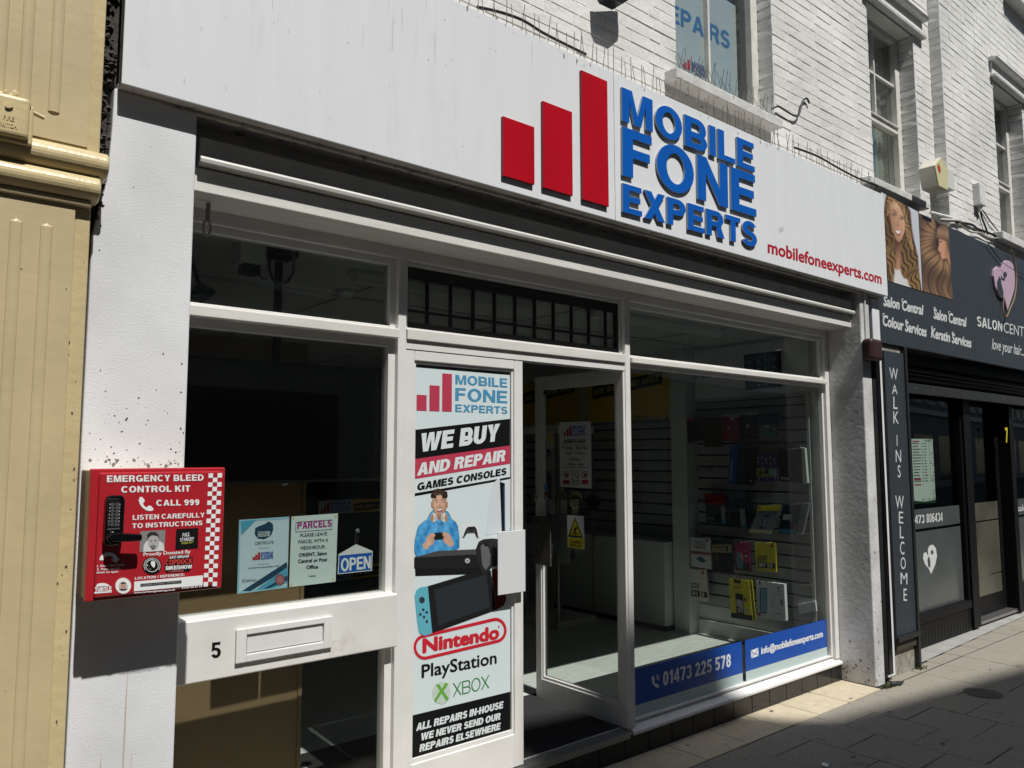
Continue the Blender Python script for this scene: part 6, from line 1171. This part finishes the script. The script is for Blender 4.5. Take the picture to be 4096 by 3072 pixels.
# door leaf, shutter, interior
t = thing('salon_door', 'dark salon door standing open with frosted lower glass', 'door', (9.4, .4, .1)); SD = front(.10)
q = quad(SD, [c5(722, 205), c5(915, 190), c5(935, 1170), c5(778, 1165)]); xa2, xb2 = 8.66, do1-.005
mb = MB(); 
for a in ((xa2, xa2+.12, .065, 2.3), (xb2-.09, xb2, .065, 2.3), (xa2+.12, xb2-.09, .065, .245), (xa2+.12, xb2-.09, 2.2, 2.3)): mb.box(a[0], a[1], .1, .13, a[2], a[3])
mb.build('frame', m_bf, t, bevel=.004); box('pane', m_glass, t, xa2+.12, xb2-.09, .112, .117, .245, 2.2); m_fy = mat('amber_frost', (.095, .092, .07), .4, .45, 2.2)
for a, b in ((.25, .44), (.455, 1.0), (1.015, 1.2)): box('frosted_film', m_fy, t, xa2+.121, xb2-.091, .108, .1095, a, b)
box('step', m_steel, t, dj1, do1, .0, .3, .03, .06, .003)
t = thing('roller_shutter', 'black rolled up shutter beneath the salon sign board', 'shutter', (9, -.1, 2.24))
mb = MB(); mb.box(wx1+.03, 15, -.06, .11, 2.505, sz0-.002); mb.build('housing', m_bf, t)
for k in range(3): MB().tube([(wx1+.03, -.07-.006*k, 2.375+.036*k), (15, -.07-.006*k, 2.375+.036*k)], .019, 10).build('slat', m_dark, t, smooth=True)
MB().box(wx1+.03, 15, -.105, -.07, 2.235, 2.325).build('bottom_bar', mat('shutter_bar', (.05, .05, .05), .35, metal=.5, dirt=.4, dcol=(.2, .19, .17), ds=20, dt=.66), t, bevel=.004); mb = MB()
for k in range(24): mb.tube([(6.75+.35*k, -.105, 2.28), (6.75+.35*k, -.113, 2.28)], .008, 8)
mb.build('rivets', m_steel, t)
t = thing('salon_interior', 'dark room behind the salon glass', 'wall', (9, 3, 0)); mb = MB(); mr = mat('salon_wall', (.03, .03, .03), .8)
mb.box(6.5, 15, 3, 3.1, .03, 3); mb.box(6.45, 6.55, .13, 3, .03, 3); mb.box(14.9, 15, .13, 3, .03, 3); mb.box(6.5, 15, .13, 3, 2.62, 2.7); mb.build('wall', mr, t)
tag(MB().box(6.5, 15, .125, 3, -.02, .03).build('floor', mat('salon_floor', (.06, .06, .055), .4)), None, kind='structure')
mb = MB(); rk = random.Random(1)
t = thing('bead_string', 'string of small mirror beads hanging in the salon window', 'decoration', (8.2, .1, .9)); PB_ = front(.09); a, b = PB_.at(e5(760, 700)), PB_.at(e5(815, 1650))
for k in range(46):
    p_ = a+(b-a)*k/45; c_ = PB_.pt(p_); s_ = .012; mb.tube([c_+Vector((0, 0, -s_)), c_, c_+Vector((0, 0, s_))], [.003, .011, .003], 6)
mb.build('beads', mat('mirror_bead', (.6, .6, .6), .1, metal=1), t)

# ================================================================== YELLOW PILASTER ON THE LEFT
t = thing('panelled_pilaster', 'cream yellow painted wooden pilaster with reeded panels and double moulding', 'pilaster', (.2, -.34, 0))
YY = -.345; P = front(YY); 
yx = (P.at((387, 0))[0]+P.at((338, 626))[0])/2; yr = .545
zm1, zm2 = front(-.38).at(eY(1200, 1250))[1], front(-.38).at(eY(1150, 1480))[1]
def reeded(z0, z1, xs, name):
    mb = MB(); n = 6; w_ = .017; edges = []
    cur = -1.6
    for xc in xs:
        mb.face([(cur, YY, z0), (xc-w_, YY, z0), (xc-w_, YY, z1), (cur, YY, z1)])
        yx_ = yx if z0 > 1 else .480
        for sgn_z, (za, zb2) in enumerate(((z0, z0+.09), (z0+.09, z1-.09), (z1-.09, z1))):
            if sgn_z != 1: mb.face([(xc-w_, YY, za), (xc+w_, YY, za), (xc+w_, YY, zb2), (xc-w_, YY, zb2)]); continue
            pr = [(xc-w_*math.cos(math.pi*k/n), YY-.0065*math.sin(math.pi*k/n)) for k in range(n+1)]
            for p, q in zip(pr, pr[1:]): mb.face([(p[0], p[1], za), (q[0], q[1], za), (q[0], q[1], zb2), (p[0], p[1], zb2)])
            for zz in (za, zb2):
                for p, q in zip(pr, pr[1:]): mb.face([(p[0], p[1], zz), (q[0], q[1], zz), (xc, YY+.0005, zz+(.012 if zz == zb2 else -.012))])
        cur = xc+w_
    mb.face([(cur, YY, z0), (yx_, YY, z0), (yx_, YY, z1), (cur, YY, z1)]); mb.face([(yx_, YY, z0), (yx_, YY+.02, z0), (yx_, YY+.02, z1), (yx_, YY, z1)]); mb.face([(-1.6, YY, z1), (yx_, YY, z1), (yx_, YY+.02, z1), (-1.6, YY+.02, z1)])
    return mb.build(name, m_yellow, t, recalc=False)
xr1 = P.at((228, 200))[0]; xr2 = P.at((108, 200))[0]; xr3 = P.at((5, 150))[0]
reeded(zm1+.075, 5.2, [xr3-.16, xr3-.08, xr3, xr2, xr1], 'panel')
xq1 = P.at(crop(0, 600, 1.49)(115, 400))[0]; xq2 = P.at(crop(0, 600, 1.49)(32, 400))[0]
reeded(.0, zm2-.055, [xq2-.24, xq2-.16, xq2-.08, xq2, xq1], 'panel')
mb = MB(); mb.box(-1.6, yx+.001, YY+.004, -.2, zm1+.05, 5.2); mb.box(-1.6, .481, YY+.004, -.2, 0, zm1+.05); mb.box(yx+.002, yr, YY+.018, -.215, zm1+.05, 5.2); mb.box(.482, .527, YY+.014, -.215, .0, zm2-.04); mb.build('side_strip', m_yellow2, t, bevel=.004)
def half_round(zc, r_, x1, y):
    pr = [(y+.04, zc-r_)]+[(y-r_*1.0*math.cos(a), zc+r_*math.sin(a)) for a in [-math.pi/2+math.pi*k/14 for k in range(15)]]+[(y+.04, zc+r_)]
    pr += []
    return MB().extrude_x(pr, -1.6, x1).build('moulding', m_yellow2, t, bevel=.008, seg=3)
half_round(zm1+.02, .043, yr+.02, YY); half_round(zm2+.0, .042, yr-.0, YY+.004); MB().box(-1.6, yr-.03, YY-.012, YY+.02, zm2+.046, zm1-.028).build('moulding', m_yellow, t, bevel=.004); MB().box(-1.6, yr-.02, YY-.012, YY+.02, zm2-.062, zm2-.042).build('moulding', m_yellow, t, bevel=.006)
flecks(front(YY), 90, (-.2, .47, .4, 2.4), .0017, m_chip, t, 21); flecks(front(YY), 30, (-.2, .5, 2.75, 3.6), .0015, m_chip, t, 22); flecks(front(YY+.0135), 34, (.484, .525, .6, 2.4), .0019, m_chip, t, 23, stretch=1.8)
FB = front(YY-.075); t2 = thing('fire_switch', 'cream painted fire switch box on the yellow pilaster', 'switch box', (.1, YY, 2.7))
q0, q1 = FB.at(eY(395, 430)), FB.at(eY(360, 880)); 
MB().box(q0[0]-.178, q0[0], YY-.075, YY-.001, q1[1]-.0, q0[1]+.015).build('casing', m_yellow2, t2, bevel=.012, seg=3); MB().box(q0[0]-.19, q0[0]+.012, YY-.055, YY-.03, q1[1]-.012, q0[1]+.0).build('flange', m_yellow2, t2, bevel=.006)
o = FB.at(eY(400, 480)); MB().tube([FB.pt(o, -.03), FB.pt(o, -.03)+Vector((.04, 0, -.012))], .007, 8).build('lever', m_yellow2, t2); MB().tube([FB.pt(FB.at(eY(378, 400)), -.02), FB.pt(FB.at(eY(378, 440)), -.02)], .008, 8).build('hinge', m_yellow2, t2)
caps(FB, 'FIRE', eY(38, 625), eY(182, 655), eY(40, 568), m_yellow2, t2, .18, .002, .002); caps(FB, 'SWITCH', eY(-30, 705), eY(215, 752), eY(-28, 650), m_yellow2, t2, .18, .002, .002)
patch('boss', FB, ell(FB, eY(115, 462), 52*.3135, 30*.3135, 24), m_yellow2, t2, .006, .006); mb = MB(); rz = random.Random(5)
for k in range(40): a = rz.uniform(0, 6.3); mb.slab(FB, ell(FB, (eY(90+rz.uniform(-80, 150), 300+rz.uniform(-80, 60))), rz.uniform(6, 14), rz.uniform(4, 10), 7), -.06, -.05+rz.uniform(0, .03))
mb.build('sealant', m_yellow2, t2, bevel=.002)

# ================================================================== STREET BEHIND: the houses opposite, which shade the paving and show in the glass
def opp(x, yb=-8.5): return yb-.15*(x-6)
OU = Vector((1, -.15, 0)).normalized(); ON = Vector((.15, 1, 0)).normalized()
t = thing('terraced_building', 'tall pale building across the street, seen mirrored in the shop glass', 'building', (6, opp(6), 0))
OP = Plane((6, opp(6), 0), -OU, (0, 0, 1))     # outward face looks to the shop
m_opp = mat('pale_render_opposite', (.22, .215, .205), .8, .1, 1); m_dkw = mat('dark_window', (.02, .022, .025), .15); m_opw = mat('white_trim_opposite', (.5, .5, .48), .6)
H0 = 13.04
MB().slab(OP, [Vector(q) for q in ((-80, 0), (3.75, 0), (3.75, H0), (-80, H0))], -3, 0).build('wall', m_opp, t); MB().slab(OP, [Vector(q) for q in ((3.76, 0), (30, 0), (30, 11.9), (3.76, 11.9))], -3, 0).build('wall', m_opp, t)
mb = MB(); tr = MB()
for fl_, (za, zb2) in enumerate(((4.4, 6.3), (7.3, 9.1), (10.1, 11.6))):
    for k in range(-26, 8):
        a = k*2.5+.4
        mb.slab(OP, [Vector(q) for q in ((a, za), (a+1.05, za), (a+1.05, zb2), (a, zb2))], .0, .01)
        tr.slab(OP, [Vector(q) for q in ((a-.12, za-.16), (a+1.17, za-.16), (a+1.17, za-.02), (a-.12, za-.02))], 0, .14); tr.slab(OP, [Vector(q) for q in ((a-.1, zb2+.02), (a+1.15, zb2+.02), (a+1.15, zb2+.2), (a-.1, zb2+.2))], 0, .08); tr.slab(OP, [Vector(q) for q in ((a+.5, za), (a+.55, za), (a+.55, zb2), (a+.5, zb2))], .011, .04); tr.slab(OP, [Vector(q) for q in ((a, (za+zb2)/2-.03), (a+.5, (za+zb2)/2-.03), (a+.5, (za+zb2)/2+.03), (a, (za+zb2)/2+.03))], .011, .04)
mb.build('window', m_dkw, t); tr.slab(OP, [Vector(q) for q in ((-80, 3.7), (26, 3.7), (26, 3.95), (-80, 3.95))], 0, .25); tr.slab(OP, [Vector(q) for q in ((-80, H0-.4), (3.7, H0-.4), (3.7, H0-.02), (-80, H0-.02))], 0, .12); tr.build('trim', m_opw, t)
sh = MB()
for k in range(-16, 6):
    a = k*4.6; sh.slab(OP, [Vector(q) for q in ((a, .35), (a+3.4, .35), (a+3.4, 2.7), (a, 2.7))], 0, .012)
sh.build('shop_window', m_dkw, t)
ch = MB()
def stack(x0, x1, z1, sp=.0, z0=None):      # chimney breast on the parapet: x is along the street, sp the spread of its shoulder
    f = lambda x, z: Vector((-(x-6)*1.0112, z)); ch.slab(OP, [f(x0, H0-.1), f(x1+sp, H0-.1), f(x1+sp*.45, H0+(z1-H0)*.35), f(x1, z1), f(x0, z1)], -1.0, -.02)
stack(2.35, 3.9, 14.4, .85); stack(6.75, 7.5, 13.2, .4)
ch.build('chimney', m_opp, t)
